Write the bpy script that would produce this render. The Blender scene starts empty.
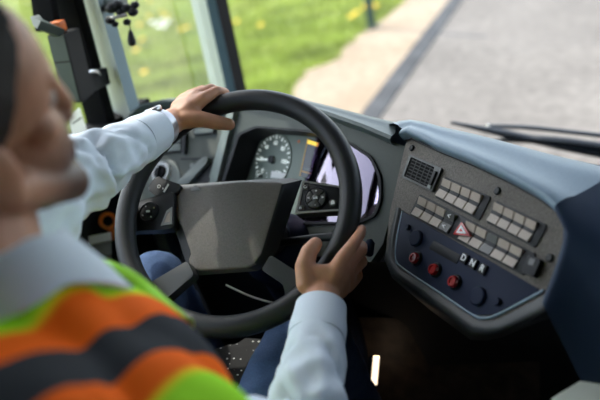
import bpy, bmesh, math, random
import numpy as np
from math import sin, cos, pi, radians, sqrt
from mathutils import Vector, Matrix, noise

random.seed(7)
rng = np.random.default_rng(7)
SC = bpy.context.scene
COL = SC.collection

# ------------------------------------------------------------------ viewpoint (metres; steering wheel centre is at 0,0,0.80)
F = 720.0
CAM = np.array([0.5904957, -0.9971226, 1.3146544])
RC = np.array([[0.9241479201559698, 0.0014071965807055942, 0.3820322518704129],
               [0.3406746645581, 0.44951512465235666, -0.8257583942273928],
               [-0.1728912797095949, 0.8932716118329069, 0.4149390713030277]])


def at(px, py, d):
    return CAM + RC @ np.array([(px - 300) / F, (200 - py) / F, -1.0]) * d


class Pl:
    """a real plane in the cab: origin, normal n, along u, up v"""
    def __init__(s, P, yaw=None, el=None, n=None, u=None):
        s.P = np.array(P, float)
        if n is None:
            ya, e = radians(yaw), radians(el)
            s.n = np.array([sin(ya) * cos(e), -cos(ya) * cos(e), sin(e)])
            s.u = np.array([cos(ya), sin(ya), 0.0])
        else:
            s.n = np.array(n, float); s.n /= np.linalg.norm(s.n)
            s.u = np.array(u, float)
        s.v = np.cross(s.n, s.u)

    def ab(s, px, py, off=0.0):
        d = at(px, py, 1) - CAM
        t = ((s.P + s.n * off - CAM) @ s.n) / (d @ s.n)
        w = CAM + d * t - s.P
        return (w @ s.u, w @ s.v)

    def abs(s, pts, off=0.0):
        return [s.ab(x, y, off) for x, y in pts]

    def w(s, a, b, c=0.0):
        return s.P + s.u * a + s.v * b + s.n * c

    def pt(s, px, py, off=0.0):
        a, b = s.ab(px, py, off)
        return s.w(a, b, off)


# ------------------------------------------------------------------ object helpers
ORG = {}


def tag(o, label=None, cat=None, group=None, kind=None):
    if label: o['label'] = label
    if cat: o['category'] = cat
    if group: o['group'] = group
    if kind: o['kind'] = kind
    return o


def thing(name, label, cat, loc, group=None):
    o = bpy.data.objects.new(name, None)
    o.empty_display_size = 0.05
    COL.objects.link(o)
    o.location = tuple(loc)
    ORG[o.name] = np.array(loc, float)
    return tag(o, label, cat, group)


def obj(name, bm, mat, parent=None, smooth=True, label=None):
    me = bpy.data.meshes.new(name)
    if isinstance(bm, bmesh.types.BMesh):
        bm.to_mesh(me); bm.free()
    else:
        me = bm
    if parent is not None:
        org = ORG[parent.name]
    else:
        co = np.empty(len(me.vertices) * 3); me.vertices.foreach_get('co', co); co = co.reshape(-1, 3)
        lo, hi = co.min(0), co.max(0)
        org = np.array([(lo[0] + hi[0]) / 2, (lo[1] + hi[1]) / 2, lo[2]])
    me.transform(Matrix.Translation(-Vector(org)))
    o = bpy.data.objects.new(name, me)
    COL.objects.link(o)
    for m in (mat if isinstance(mat, (list, tuple)) else [mat]):
        me.materials.append(m)
    if smooth:
        me.polygons.foreach_set('use_smooth', [True] * len(me.polygons))
        try:
            me.set_sharp_from_angle(angle=radians(38))
        except Exception:
            pass
    if parent is not None:
        o.parent = parent
    else:
        o.location = tuple(org)
    ORG[o.name] = org
    if label: o['label'] = label
    return o


def struct(name, bm, mat, smooth=False):
    o = obj(name, bm, mat, None, smooth)
    o['kind'] = 'structure'
    return o


def NB():
    return bmesh.new()


def fillet(pts, r, n=5):
    """round the corners of a closed 2-D outline"""
    out = []
    N = len(pts)
    rr = r if isinstance(r, (list, tuple)) else [r] * N
    for i in range(N):
        p = np.array(pts[i]); a = np.array(pts[i - 1]) - p; b = np.array(pts[(i + 1) % N]) - p
        la, lb = np.linalg.norm(a), np.linalg.norm(b)
        c = min(rr[i], .45 * la, .45 * lb)
        if c < 1e-6:
            out.append(tuple(p)); continue
        A, B = p + a / la * c, p + b / lb * c
        for k in range(n + 1):
            t = k / n
            out.append(tuple(A * (1 - t) ** 2 + p * 2 * t * (1 - t) + B * t * t))
    return out


def ccw(pts):
    s = 0
    for i in range(len(pts)):
        x0, y0 = pts[i - 1]; x1, y1 = pts[i]
        s += x0 * y1 - x1 * y0
    return list(pts) if s > 0 else list(pts)[::-1]


def slab(bm, pl, pts, c0, c1, bev=0.0, seg=2, base=None):
    """solid plate: outline pts at height c1, back (optionally another outline) at c0"""
    rev = ccw(pts) != list(pts)
    if rev:
        pts = list(pts)[::-1]
        if base: base = list(base)[::-1]
    base = base or pts
    top = [bm.verts.new(pl.w(a, b, c1)) for a, b in pts]
    bot = [bm.verts.new(pl.w(a, b, c0)) for a, b in base]
    f = bm.faces.new(top)
    bm.faces.new(bot[::-1])
    n = len(top)
    for i in range(n):
        j = (i + 1) % n
        bm.faces.new((top[i], bot[i], bot[j], top[j]))
    if bev:
        bmesh.ops.bevel(bm, geom=list(f.edges), offset=bev, segments=seg, profile=.5, affect='EDGES', clamp_overlap=True)


def ring_slab(bm, pl, outer, inner, c0, c1, lip=0.0):
    """plate with a hole; side walls outside and inside"""
    outer, inner = ccw(outer), ccw(inner)
    layers = []
    for c in (c1, c0):
        vo = [bm.verts.new(pl.w(a, b, c)) for a, b in outer]
        vi = [bm.verts.new(pl.w(a, b, c)) for a, b in inner]
        es = [bm.edges.new((vo[i - 1], vo[i])) for i in range(len(vo))] + [bm.edges.new((vi[i - 1], vi[i])) for i in range(len(vi))]
        r = bmesh.ops.triangle_fill(bm, use_beauty=True, edges=es, normal=Vector(pl.n))
        for g in r['geom']:
            if isinstance(g, bmesh.types.BMFace):
                g.normal_update()
                if (g.normal.dot(Vector(pl.n)) > 0) != (c == c1): g.normal_flip()
        layers.append((vo, vi))
    (to, ti), (bo, bi) = layers
    for i in range(len(to)):
        bm.faces.new((to[i - 1], bo[i - 1], bo[i], to[i]))
    for i in range(len(ti)):
        bm.faces.new((ti[i], bi[i], bi[i - 1], ti[i - 1]))


def rect(a0, b0, a1, b1):
    return [(a0, b0), (a1, b0), (a1, b1), (a0, b1)]


def circ(a, b, r, n=32):
    return [(a + r * cos(2 * pi * k / n), b + r * sin(2 * pi * k / n)) for k in range(n)]


def lathe(bm, P, n, u, prof, seg=40):
    """profile (radius, height) turned about axis n through P"""
    P = np.array(P); n = np.array(n) / np.linalg.norm(n); u = np.array(u); v = np.cross(n, u)
    rings = []
    for r, h in prof:
        if r < 1e-6:
            rings.append([bm.verts.new(P + n * h)])
        else:
            rings.append([bm.verts.new(P + n * h + (u * cos(2 * pi * k / seg) + v * sin(2 * pi * k / seg)) * r) for k in range(seg)])
    for A, B in zip(rings[:-1], rings[1:]):
        for k in range(seg):
            j = (k + 1) % seg
            if len(A) == 1 and len(B) == 1: continue
            if len(A) == 1: bm.faces.new((A[0], B[k], B[j]))
            elif len(B) == 1: bm.faces.new((A[k], A[j], B[0]))
            else: bm.faces.new((A[k], A[j], B[j], B[k]))
    bmesh.ops.recalc_face_normals(bm, faces=bm.faces[:])


def perp(t):
    a = np.array([0, 0, 1.0]) if abs(t[2]) < .9 else np.array([1.0, 0, 0])
    u = np.cross(a, t); return u / np.linalg.norm(u)


def tube(bm, path, rad, seg=12, cap=True, closed=False, flat=1.0, up=None):
    P = [np.array(p, float) for p in path]; n = len(P)
    rr = rad if isinstance(rad, (list, tuple, np.ndarray)) else [rad] * n
    rings = []; u = None
    for i in range(n):
        if closed: t = P[(i + 1) % n] - P[i - 1]
        else: t = P[min(i + 1, n - 1)] - P[max(i - 1, 0)]
        t = t / np.linalg.norm(t)
        if up is not None:
            u = np.cross(np.array(up, float), t); u /= np.linalg.norm(u)
        elif u is None: u = perp(t)
        else:
            u = u - t * (u @ t); u /= np.linalg.norm(u)
        v = np.cross(t, u)
        rings.append([bm.verts.new(P[i] + (u * cos(2 * pi * k / seg + pi / seg) + v * flat * sin(2 * pi * k / seg + pi / seg)) * rr[i]) for k in range(seg)])
    for i in range(n if closed else n - 1):
        A, B = rings[i], rings[(i + 1) % n]
        for k in range(seg):
            j = (k + 1) % seg
            bm.faces.new((A[k], A[j], B[j], B[k]))
    if cap and not closed:
        bm.faces.new(rings[0][::-1]); bm.faces.new(rings[-1])


def smooth_path(pts, n=8):
    """Catmull-Rom through points"""
    P = [np.array(p, float) for p in pts]
    P = [2 * P[0] - P[1]] + P + [2 * P[-1] - P[-2]]
    out = []
    for i in range(1, len(P) - 2):
        for k in range(n):
            t = k / n
            out.append(.5 * ((2 * P[i]) + (-P[i - 1] + P[i + 1]) * t + (2 * P[i - 1] - 5 * P[i] + 4 * P[i + 1] - P[i + 2]) * t * t + (-P[i - 1] + 3 * P[i] - 3 * P[i + 1] + P[i + 2]) * t ** 3))
    out.append(P[-2])
    return out


def box(bm, lo, hi, bev=0.0, seg=2):
    vs = [bm.verts.new((x, y, z)) for x in (lo[0], hi[0]) for y in (lo[1], hi[1]) for z in (lo[2], hi[2])]
    fs = [bm.faces.new([vs[i] for i in q]) for q in ((0, 1, 3, 2), (4, 6, 7, 5), (0, 4, 5, 1), (2, 3, 7, 6), (0, 2, 6, 4), (1, 5, 7, 3))]
    if bev:
        es = {e for f in fs for e in f.edges}
        bmesh.ops.bevel(bm, geom=list(es), offset=bev, segments=seg, profile=.5, affect='EDGES')


def loft(bm, rows, closed=False):
    V = [[bm.verts.new(tuple(p)) for p in r] for r in rows]
    for A, B in zip(V[:-1], V[1:]):
        m = len(A)
        for k in range(m if closed else m - 1):
            j = (k + 1) % m
            bm.faces.new((A[k], A[j], B[j], B[k]))
    return V


def text_mesh(bm, txt, pl, a, b, c, size, rot=0.0, depth=0.0004):
    cu = bpy.data.curves.new('t', 'FONT'); cu.body = txt; cu.size = size; cu.align_x = 'CENTER'; cu.align_y = 'CENTER'; cu.extrude = depth
    cu.offset = size * .02
    o = bpy.data.objects.new('t', cu); COL.objects.link(o)
    me = bpy.data.meshes.new_from_object(o.evaluated_get(bpy.context.evaluated_depsgraph_get()))
    bpy.data.objects.remove(o); bpy.data.curves.remove(cu)
    M = Matrix([[pl.u[i], pl.v[i], pl.n[i], pl.w(a, b, c)[i]] for i in range(3)] + [[0, 0, 0, 1]]) @ Matrix.Rotation(rot, 4, 'Z')
    me.transform(M)
    bm.from_mesh(me)
    bpy.data.meshes.remove(me)


# ------------------------------------------------------------------ materials
def M(name, col, rough=.5, metal=0.0, var=0.0, vs=60.0, bump=0.0, bs=400.0, spec=.5, coat=0.0, sheen=0.0, sss=0.0, emit=None, estr=0.0):
    m = bpy.data.materials.new(name); m.use_nodes = True
    nt = m.node_tree; b = nt.nodes['Principled BSDF']; L = nt.links
    c = (*col, 1)
    b.inputs['Base Color'].default_value = c
    b.inputs['Roughness'].default_value = rough
    b.inputs['Metallic'].default_value = metal
    b.inputs['Specular IOR Level'].default_value = spec
    b.inputs['Coat Weight'].default_value = coat
    b.inputs['Sheen Weight'].default_value = sheen
    if sss:
        b.inputs['Subsurface Weight'].default_value = sss
        b.inputs['Subsurface Radius'].default_value = (.012, .004, .002)
        b.inputs['Subsurface Scale'].default_value = 1.0
    if emit:
        b.inputs['Emission Color'].default_value = (*emit, 1); b.inputs['Emission Strength'].default_value = estr
    tc = nt.nodes.new('ShaderNodeTexCoord')
    if var:
        nz = nt.nodes.new('ShaderNodeTexNoise'); nz.inputs['Scale'].default_value = vs; nz.inputs['Detail'].default_value = 4
        L.new(tc.outputs['Object'], nz.inputs['Vector'])
        rp = nt.nodes.new('ShaderNodeValToRGB')
        rp.color_ramp.elements[0].position = .3; rp.color_ramp.elements[1].position = .7
        rp.color_ramp.elements[0].color = (*[max(0, x * (1 - var)) for x in col], 1)
        rp.color_ramp.elements[1].color = (*[x * (1 + var) for x in col], 1)
        L.new(nz.outputs['Fac'], rp.inputs['Fac']); L.new(rp.outputs['Color'], b.inputs['Base Color'])
    if bump:
        n2 = nt.nodes.new('ShaderNodeTexNoise'); n2.inputs['Scale'].default_value = bs; n2.inputs['Detail'].default_value = 3
        L.new(tc.outputs['Object'], n2.inputs['Vector'])
        bp = nt.nodes.new('ShaderNodeBump'); bp.inputs['Strength'].default_value = bump; bp.inputs['Distance'].default_value = .002
        L.new(n2.outputs['Fac'], bp.inputs['Height']); L.new(bp.outputs['Normal'], b.inputs['Normal'])
    return m


def glass_mat(name, tint=(1, 1, 1), refl=(1, 1, 1), ior=1.45, rough=0.0, gain=1.0):
    m = bpy.data.materials.new(name); m.use_nodes = True
    nt = m.node_tree; nt.nodes.clear(); L = nt.links
    out = nt.nodes.new('ShaderNodeOutputMaterial'); mix = nt.nodes.new('ShaderNodeMixShader')
    tr = nt.nodes.new('ShaderNodeBsdfTransparent'); tr.inputs['Color'].default_value = (*tint, 1)
    gl = nt.nodes.new('ShaderNodeBsdfGlossy'); gl.inputs['Color'].default_value = (*refl, 1); gl.inputs['Roughness'].default_value = rough
    fr = nt.nodes.new('ShaderNodeFresnel'); fr.inputs['IOR'].default_value = ior
    mu = nt.nodes.new('ShaderNodeMath'); mu.operation = 'MULTIPLY'; mu.inputs[1].default_value = gain; mu.use_clamp = True
    L.new(fr.outputs[0], mu.inputs[0]); L.new(mu.outputs[0], mix.inputs[0])
    L.new(tr.outputs[0], mix.inputs[1]); L.new(gl.outputs[0], mix.inputs[2]); L.new(mix.outputs[0], out.inputs[0])
    return m


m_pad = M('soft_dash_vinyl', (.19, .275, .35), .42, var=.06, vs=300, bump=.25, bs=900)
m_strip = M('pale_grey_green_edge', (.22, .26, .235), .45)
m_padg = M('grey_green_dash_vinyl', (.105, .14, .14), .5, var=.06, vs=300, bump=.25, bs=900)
m_flank_shade = M('shaded_pad_vinyl', (.022, .042, .085), .55, spec=.3, bump=.2, bs=900)  # pad vinyl again, darkened so the flank's shade is in its colour
m_fascia = M('grey_green_plastic', (.062, .076, .067), .55, var=.12, vs=500, bump=.35, bs=1300)
m_console = M('grained_brown_grey_plastic', (.108, .094, .078), .55, var=.5, vs=380, bump=.6, bs=1100)
m_trim = M('light_grey_trim', (.17, .195, .18), .45)
m_black = M('black_plastic', (.012, .013, .015), .5, bump=.15, bs=900, spec=.3)
m_blackg = M('black_gloss_plastic', (.007, .008, .011), .5, spec=.25)
m_dark = M('dark_underdash_plastic', (.014, .015, .018), .7)
m_navy = M('blue_black_plastic', (.008, .015, .04), .55, bump=.1, bs=900, spec=.15)
m_grip = M('dark_green_grey_grip', (.05, .07, .062), .5)
m_key = M('taupe_switch_key', (.36, .30, .25), .45, var=.12, vs=700)
m_keyd = M('dark_switch_key', (.06, .062, .06), .42)
m_red = M('red_plastic', (.45, .012, .012), .3, coat=.3)
m_redd = M('dark_red_lens', (.33, .012, .012), .25, coat=.5)
m_white = M('white_print', (.75, .77, .78), .5)
m_needle = M('white_needle', (.85, .9, .87), .4, emit=(.8, .9, .85), estr=.25)
m_dialprint = M('backlit_dial_print', (.75, .78, .76), .5, emit=(.8, .9, .84), estr=.3)
m_dial = M('grey_green_dial', (.16, .20, .165), .5)
m_dialblack = M('dial_black', (.01, .011, .012), .5)
m_yellow = M('display_yellow', (.75, .55, .04), .4, emit=(.85, .60, .04), estr=.6)
m_screen = M('display_screen', (.008, .010, .016), .25)
m_amber = M('display_amber_line', (.45, .25, .04), .4, emit=(.7, .38, .04), estr=.12)
m_glassc = glass_mat('coated_cover_glass', (1, 1, 1), (.93, .80, 1.0), 1.5, 0.02, 2.6)
m_glass = glass_mat('window_glass', (.96, .98, .97), (1, 1, 1), 1.45, 0, .2)
m_leather = M('black_wheel_leather', (.016, .018, .020), .42, spec=.35, bump=.25, bs=1100)
m_hub = M('warm_grey_hub_plastic', (.135, .123, .108), .5, var=.14, vs=330, bump=.5, bs=900)
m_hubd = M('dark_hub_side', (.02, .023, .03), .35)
m_spoke = M('dark_grey_spoke', (.028, .032, .034), .45, bump=.2, bs=1000)
m_pod = M('pod_black', (.009, .010, .012), .5, spec=.3)
m_podframe = M('satin_grey_frame', (.22, .22, .21), .4)
m_silver = M('brushed_silver', (.42, .42, .44), .3, metal=.9)
m_chrome = M('chrome', (.8, .8, .82), .15, metal=1)
m_orange = M('orange_plastic', (.75, .16, .015), .4)
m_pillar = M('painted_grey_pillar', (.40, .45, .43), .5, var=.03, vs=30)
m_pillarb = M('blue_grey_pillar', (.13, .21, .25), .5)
m_rubber = M('black_rubber', (.006, .006, .007), .8, spec=.12)
m_cabdark = M('dark_cab_lining', (.018, .018, .02), .8)
m_floor = M('dark_speckled_cab_floor', (.05, .053, .05), .6, var=.35, vs=90)
m_roof = M('pale_ceiling_lining', (.16, .16, .165), .8)
m_paper = M('white_paper', (.75, .76, .75), .7)
m_stick = M('translucent_sticker_paper', (.75, .76, .75), .7)
_b = m_stick.node_tree; _t = _b.nodes.new('ShaderNodeBsdfTranslucent'); _t.inputs['Color'].default_value = (.8, .82, .8, 1); _m = _b.nodes.new('ShaderNodeMixShader'); _m.inputs[0].default_value = .6
_b.links.new(_b.nodes['Principled BSDF'].outputs[0], _m.inputs[1]); _b.links.new(_t.outputs[0], _m.inputs[2]); _b.links.new(_m.outputs[0], _b.nodes['Material Output'].inputs[0])
m_boxpale = M('pale_grey_green_box', (.80, .85, .78), .5, var=.06, vs=25)
m_wiper = M('wiper_black', (.015, .02, .03), .35)
m_pole = M('dark_green_pole', (.02, .05, .045), .5)
m_shirt = M('pale_blue_cotton', (.70, .79, .90), .75, var=.03, vs=500, bump=.15, bs=1600, sheen=.2)
m_trouser = M('blue_trouser_cloth', (.035, .075, .17), .85, var=.25, vs=420, bump=.35, bs=1200)
m_hair = M('dark_brown_hair', (.014, .010, .008), .6, var=.4, vs=160, bump=.8, bs=350)
m_binding = M('maroon_binding', (.10, .008, .02), .7)
m_bindd = M('dark_binding', (.02, .05, .035), .7)
m_eye = M('eye_white', (.38, .35, .33), .3)
m_glow = M('glowing_strip', (.9, .8, .65), .4, emit=(1, .78, .55), estr=1.3)  # emissive colour for the strip added in the footwell
m_arc = M('pale_arc', (.6, .58, .52), .4)
m_yel = M('dandelion_yellow', (.75, .48, .02), .8)
m_daisy = M('daisy_white', (.8, .8, .75), .8)

# skin with stubble on the jaw
m_skin = M('skin', (.58, .29, .18), .5, var=.10, vs=45, bump=.12, bs=500, sss=.12)


# ------------------------------------------------------------------ the ground outside
GZ = -0.85
GP = Pl((0, 0, GZ), n=(0, 0, 1), u=(1, 0, 0))


def gpoly(name, pts, z0, z1, mat):
    bm = NB(); slab(bm, GP, pts, z0 - GZ, z1 - GZ); return struct(name, bm, mat)


def ground_mat(name, c0, c1, s1, s2, c2=None, bump=.4):
    m = bpy.data.materials.new(name); m.use_nodes = True; nt = m.node_tree; L = nt.links; b = nt.nodes['Principled BSDF']
    b.inputs['Roughness'].default_value = .9; b.inputs['Specular IOR Level'].default_value = .2
    tc = nt.nodes.new('ShaderNodeTexCoord')
    na = nt.nodes.new('ShaderNodeTexNoise'); na.inputs['Scale'].default_value = s1; na.inputs['Detail'].default_value = 6
    nb = nt.nodes.new('ShaderNodeTexNoise'); nb.inputs['Scale'].default_value = s2; nb.inputs['Detail'].default_value = 5
    r1 = nt.nodes.new('ShaderNodeValToRGB'); r1.color_ramp.elements[0].position = .35; r1.color_ramp.elements[1].position = .65
    r1.color_ramp.elements[0].color = (*c0, 1); r1.color_ramp.elements[1].color = (*c1, 1)
    mx = nt.nodes.new('ShaderNodeMixRGB'); mx.blend_type = 'MULTIPLY'; mx.inputs[0].default_value = .75
    r2 = nt.nodes.new('ShaderNodeValToRGB'); r2.color_ramp.elements[0].position = .3; r2.color_ramp.elements[1].position = .75
    r2.color_ramp.elements[0].color = (.55, .55, .55, 1); r2.color_ramp.elements[1].color = (1.15, 1.15, 1.15, 1)
    for q in (na, nb): L.new(tc.outputs['Object'], q.inputs['Vector'])
    L.new(na.outputs['Fac'], r1.inputs['Fac']); L.new(nb.outputs['Fac'], r2.inputs['Fac'])
    L.new(r1.outputs['Color'], mx.inputs[1]); L.new(r2.outputs['Color'], mx.inputs[2]); L.new(mx.outputs[0], b.inputs['Base Color'])
    bp = nt.nodes.new('ShaderNodeBump'); bp.inputs['Strength'].default_value = bump; bp.inputs['Distance'].default_value = .05
    L.new(nb.outputs['Fac'], bp.inputs['Height']); L.new(bp.outputs['Normal'], b.inputs['Normal'])
    return m


m_lawn = ground_mat('lawn_soil_green', (.18, .24, .04), (.33, .36, .085), 1.1, 14)
m_sand = ground_mat('pale_sandy_path', (.30, .225, .155), (.38, .30, .22), .9, 9, bump=.15)
m_road = ground_mat('pale_asphalt', (.165, .147, .133), (.215, .193, .174), .7, 11, bump=.1)
m_kerb = ground_mat('dark_kerb_joint', (.055, .056, .06), (.085, .087, .092), 3, 20, bump=.1)


def far(px0, py0, px1, py1, ext):
    """two points on the ground and their line prolonged by ext metres both ways"""
    a = GP.pt(px0, py0); b = GP.pt(px1, py1)
    d = (b - a) / np.linalg.norm(b - a)
    return a - d * ext, b + d * ext


gp = lambda x, y: tuple(GP.pt(x, y)[:2])
k0, k1 = GP.pt(376, 108), GP.pt(452, 5)            # kerb line
kd = (k1 - k0) / np.linalg.norm(k1 - k0)
kn = np.array([kd[1], -kd[0], 0])                  # to the road side
KA, KB = k0 - kd * 14, k0 + kd * 70
kw = .105
path_edge = [gp(230, 160), gp(288, 100), gp(304, 72), gp(333, 62), gp(345, 48), gp(358, 36), gp(374, 27), gp(398, 8)]
pe_far = np.array(path_edge[-1]) + kd[:2] * 50
gpoly('ground', [(-90, -30), (90, -30), (90, 110), (-90, 110)], GZ - .3, GZ - .012, m_lawn)
path_pts = [tuple((KA - kn * kw)[:2])] + [tuple((KB - kn * kw)[:2]), tuple(pe_far)] + path_edge[::-1] + [tuple(np.array(path_edge[0]) - kd[:2] * 9)]
gpoly('footpath', path_pts, GZ - .1, GZ + .004, m_sand)
gpoly('kerb', [tuple((KA - kn * kw)[:2]), tuple((KA + kn * kw)[:2]), tuple((KB + kn * kw)[:2]), tuple((KB - kn * kw)[:2])], GZ - .12, GZ + .01, m_kerb)
gpoly('road', [tuple((KA + kn * kw)[:2]), tuple((KB + kn * kw)[:2]), tuple((KB + kn * 60)[:2]), tuple((KA + kn * 60)[:2])], GZ - .11, GZ - .005, m_road)

# grass: one uncountable mass of blades on the lawn
pe = np.array(path_edge)


def on_lawn(x, y):
    # left of the path edge
    for i in range(len(pe) - 1):
        y0, y1 = pe[i][1], pe[i + 1][1]
        if min(y0, y1) <= y <= max(y0, y1):
            t = (y - y0) / (y1 - y0 + 1e-9); return x < pe[i][0] + t * (pe[i + 1][0] - pe[i][0]) + .05 * sin(9 * y)
    if y < pe[0][1]: return x < pe[0][0] - .6
    t = (y - pe[-1][1]) / (pe_far[1] - pe[-1][1]); return x < pe[-1][0] + t * (pe_far[0] - pe[-1][0])


verts, faces = [], []
cnt = 0
while cnt < 42000:
    px, py = rng.uniform(-20, 420), rng.uniform(-40, 150)
    g = GP.pt(px, py)
    if not (-25 < g[0] < 12 and g[1] < 25): continue
    if not on_lawn(g[0], g[1]): continue
    cnt += 1
    h = rng.uniform(.03, .10); a = rng.uniform(0, 2 * pi); w = rng.uniform(.004, .011) * (1 + .08 * g[1]); le = rng.uniform(0, .06)
    b = len(verts); b2 = rng.uniform(0, 2 * pi)
    verts += [(g[0] - w * cos(a), g[1] - w * sin(a), GZ - .012), (g[0] + w * cos(a), g[1] + w * sin(a), GZ - .012), (g[0] + le * cos(b2), g[1] + le * sin(b2), GZ + h)]
    faces.append((b, b + 1, b + 2))
me = bpy.data.meshes.new('grass'); me.from_pydata(verts, [], faces); me.update()
m_blade = M('grass_blade', (.34, .40, .085), .7, var=.45, vs=1.3)
go = obj('grass', me, m_blade, None, False)
tag(go, 'short sunlit green grass of the lawn outside the windows', 'grass', kind='stuff')


def flower(name, px, py, r, mat, label, group):
    g = GP.pt(px, py)
    t = thing(name, label, 'flower', (g[0], g[1], GZ - .012), group)
    bm = NB(); tube(bm, [(g[0], g[1], GZ - .012), (g[0] + .005, g[1], GZ + .10)], .004, 6); obj('stem', bm, m_blade, t)
    bm = NB(); lathe(bm, (g[0] + .005, g[1], GZ + .10), (0, -.25, 1), (1, 0, 0), [(0, -.004), (r * .6, 0), (r, .012), (r * .7, .022), (0, .024)], 12); obj('blossom', bm, mat, t)


for px, py in ((151, 6), (150, 22), (141, 31), (144, 46), (138, 57), (146, 80), (163, 18), (168, 21), (183, 36), (188, 34), (238, 28), (262, 32), (357, 20), (366, 14), (376, 13), (352, 24)):
    flower('dandelion', px, py, random.uniform(.045, .06), m_yel, 'yellow dandelion flower in the sunlit lawn outside', 'yellow dandelions in the lawn')
for px, py in ((154, 28), (159, 32), (163, 27), (169, 28), (165, 33)):
    flower('daisy', px, py, .055, m_daisy, 'white flower in the small clump among dandelions on the lawn', 'white flowers clumped in the lawn')

g = GP.pt(372, 28)
bm = NB(); tube(bm, [(g[0], g[1], GZ - .02), (g[0], g[1], GZ + .02), (g[0], g[1], GZ + .021), (g[0], g[1], GZ + 2.8)], [.10, .10, .055, .055], 16)
tag(obj('lamp_post', bm, m_pole), 'slim dark green post standing where lawn meets the sandy path', 'post')

# ------------------------------------------------------------------ the cab shell
LX = -0.60         # inner face of the driver's side wall
LW = Pl((LX, 0, 0), n=(1, 0, 0), u=(0, 1, 0))
SILL, HEAD = 0.80, 1.92
bm = NB(); box(bm, (-.70, -3.2, -.06), (2.1, 1.12, 0)); struct('floor', bm, m_floor)
bm = NB(); box(bm, (-.72, -3.2, 2.12), (2.1, 1.40, 2.2)); struct('ceiling', bm, m_roof)
bm = NB(); box(bm, (LX - .07, -3.2, 0), (LX, .66, SILL)); box(bm, (LX - .07, .66, 0), (LX, 1.12, .30)); box(bm, (LX - .07, -3.2, HEAD), (LX, 1.05, 2.12)); box(bm, (LX - .07, -3.2, SILL), (LX, -2.4, HEAD)); box(bm, (LX - .07, -1.12, SILL), (LX, -1.0, HEAD))
struct('wall_left', bm, m_cabdark)
bm = NB(); box(bm, (-.70, -3.27, -.06), (2.1, -3.2, 2.2)); struct('wall_back', bm, m_cabdark)
bm = NB(); box(bm, (2.1, -3.2, -.06), (2.17, -.9, 2.2)); box(bm, (2.1, -.9, -.06), (2.17, 1.2, .75)); box(bm, (2.1, -.9, .75), (2.17, -.1, 1.95)); box(bm, (2.1, -.9, 1.95), (2.17, 1.2, 2.2)); struct('wall_right', bm, m_cabdark)
bm = NB(); box(bm, (2.115, -.9, .75), (2.125, 1.2, 1.95)); struct('window_3', bm, m_glass)
bm = NB(); box(bm, (-.64, 1.12, -.3), (2.1, 1.2, .33)); box(bm, (-.64, 1.2, 1.90), (2.1, 1.30, 2.2)); struct('wall_front', bm, m_cabdark)
# windscreen
bm = NB()
vs = [bm.verts.new(p) for p in ((-.58, 1.16, .33), (2.1, 1.16, .33), (2.1, 1.25, 1.92), (-.58, 1.25, 1.92), (-.58, 1.166, .33), (2.1, 1.166, .33), (2.1, 1.256, 1.92), (-.58, 1.256, 1.92))]
for q in ((0, 1, 2, 3), (7, 6, 5, 4), (0, 4, 5, 1), (1, 5, 6, 2), (2, 6, 7, 3), (3, 7, 4, 0)): bm.faces.new([vs[i] for i in q])
struct('window_1', bm, m_glass)


def column(name, foot, z0, z1, mats, ids):
    """upright post with footprint foot; ids = material per side"""
    bm = NB(); n = len(foot)
    T = [bm.verts.new((x, y, z1)) for x, y in foot]; B = [bm.verts.new((x, y, z0)) for x, y in foot]
    for i in range(n):
        f = bm.faces.new((T[i], B[i], B[(i + 1) % n], T[(i + 1) % n])); f.material_index = ids[i]
    bm.faces.new(T[::-1]); bm.faces.new(B)
    bmesh.ops.recalc_face_normals(bm, faces=bm.faces[:])
    return struct(name, bm, mats)


a_, b_, c_ = at(94, 50, 1.90), at(112, 50, 1.78), at(124, 50, 1.87)
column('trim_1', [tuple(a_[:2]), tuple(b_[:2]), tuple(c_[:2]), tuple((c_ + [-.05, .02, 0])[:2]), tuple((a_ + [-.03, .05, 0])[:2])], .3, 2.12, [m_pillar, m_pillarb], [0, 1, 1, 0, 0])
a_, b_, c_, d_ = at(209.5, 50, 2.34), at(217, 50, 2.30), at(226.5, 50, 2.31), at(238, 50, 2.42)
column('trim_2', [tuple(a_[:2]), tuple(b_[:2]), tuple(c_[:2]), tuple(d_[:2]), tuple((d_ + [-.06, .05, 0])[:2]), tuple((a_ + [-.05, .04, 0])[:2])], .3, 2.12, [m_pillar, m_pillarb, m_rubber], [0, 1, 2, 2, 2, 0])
# quarter glass between the two posts, side glass behind
q0, q1 = at(118, 50, 1.93), at(214, 50, 2.40)
bm = NB()
nq = np.array([q1[1] - q0[1], -(q1[0] - q0[0]), 0]); nq = nq / np.linalg.norm(nq) * .005
loft(bm, [[q0 * [1, 1, 0] + [0, 0, .3], q1 * [1, 1, 0] + [0, 0, .3]], [q0 * [1, 1, 0] + [0, 0, 2.1], q1 * [1, 1, 0] + [0, 0, 2.1]],
          [q0 * [1, 1, 0] + nq + [0, 0, 2.1], q1 * [1, 1, 0] + nq + [0, 0, 2.1]], [q0 * [1, 1, 0] + nq + [0, 0, .3], q1 * [1, 1, 0] + nq + [0, 0, .3]]])
struct('window_2', bm, m_glass)
# side window: glass and the black rubber uprights
bm = NB(); box(bm, (LX - .04, -1.0, SILL), (LX - .034, .66, HEAD)); wf = struct('window_4', bm, m_glass)
bm2 = NB(); box(bm2, (LX - .04, -2.4, SILL), (LX - .034, -1.12, HEAD)); struct('window_5', bm2, m_glass)


def wall_bar(bm, x0, y0, x1, y1, wpx, c0, c1, pl=LW):
    """bar on a wall plane following a line in it"""
    a = np.array(pl.ab(x0, y0)); b = np.array(pl.ab(x1, y1)); d = (b - a) / np.linalg.norm(b - a); n = np.array([-d[1], d[0]]) * wpx
    slab(bm, pl, [tuple(a - n), tuple(b - n), tuple(b + n), tuple(a + n)], c0, c1, .003)


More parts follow.
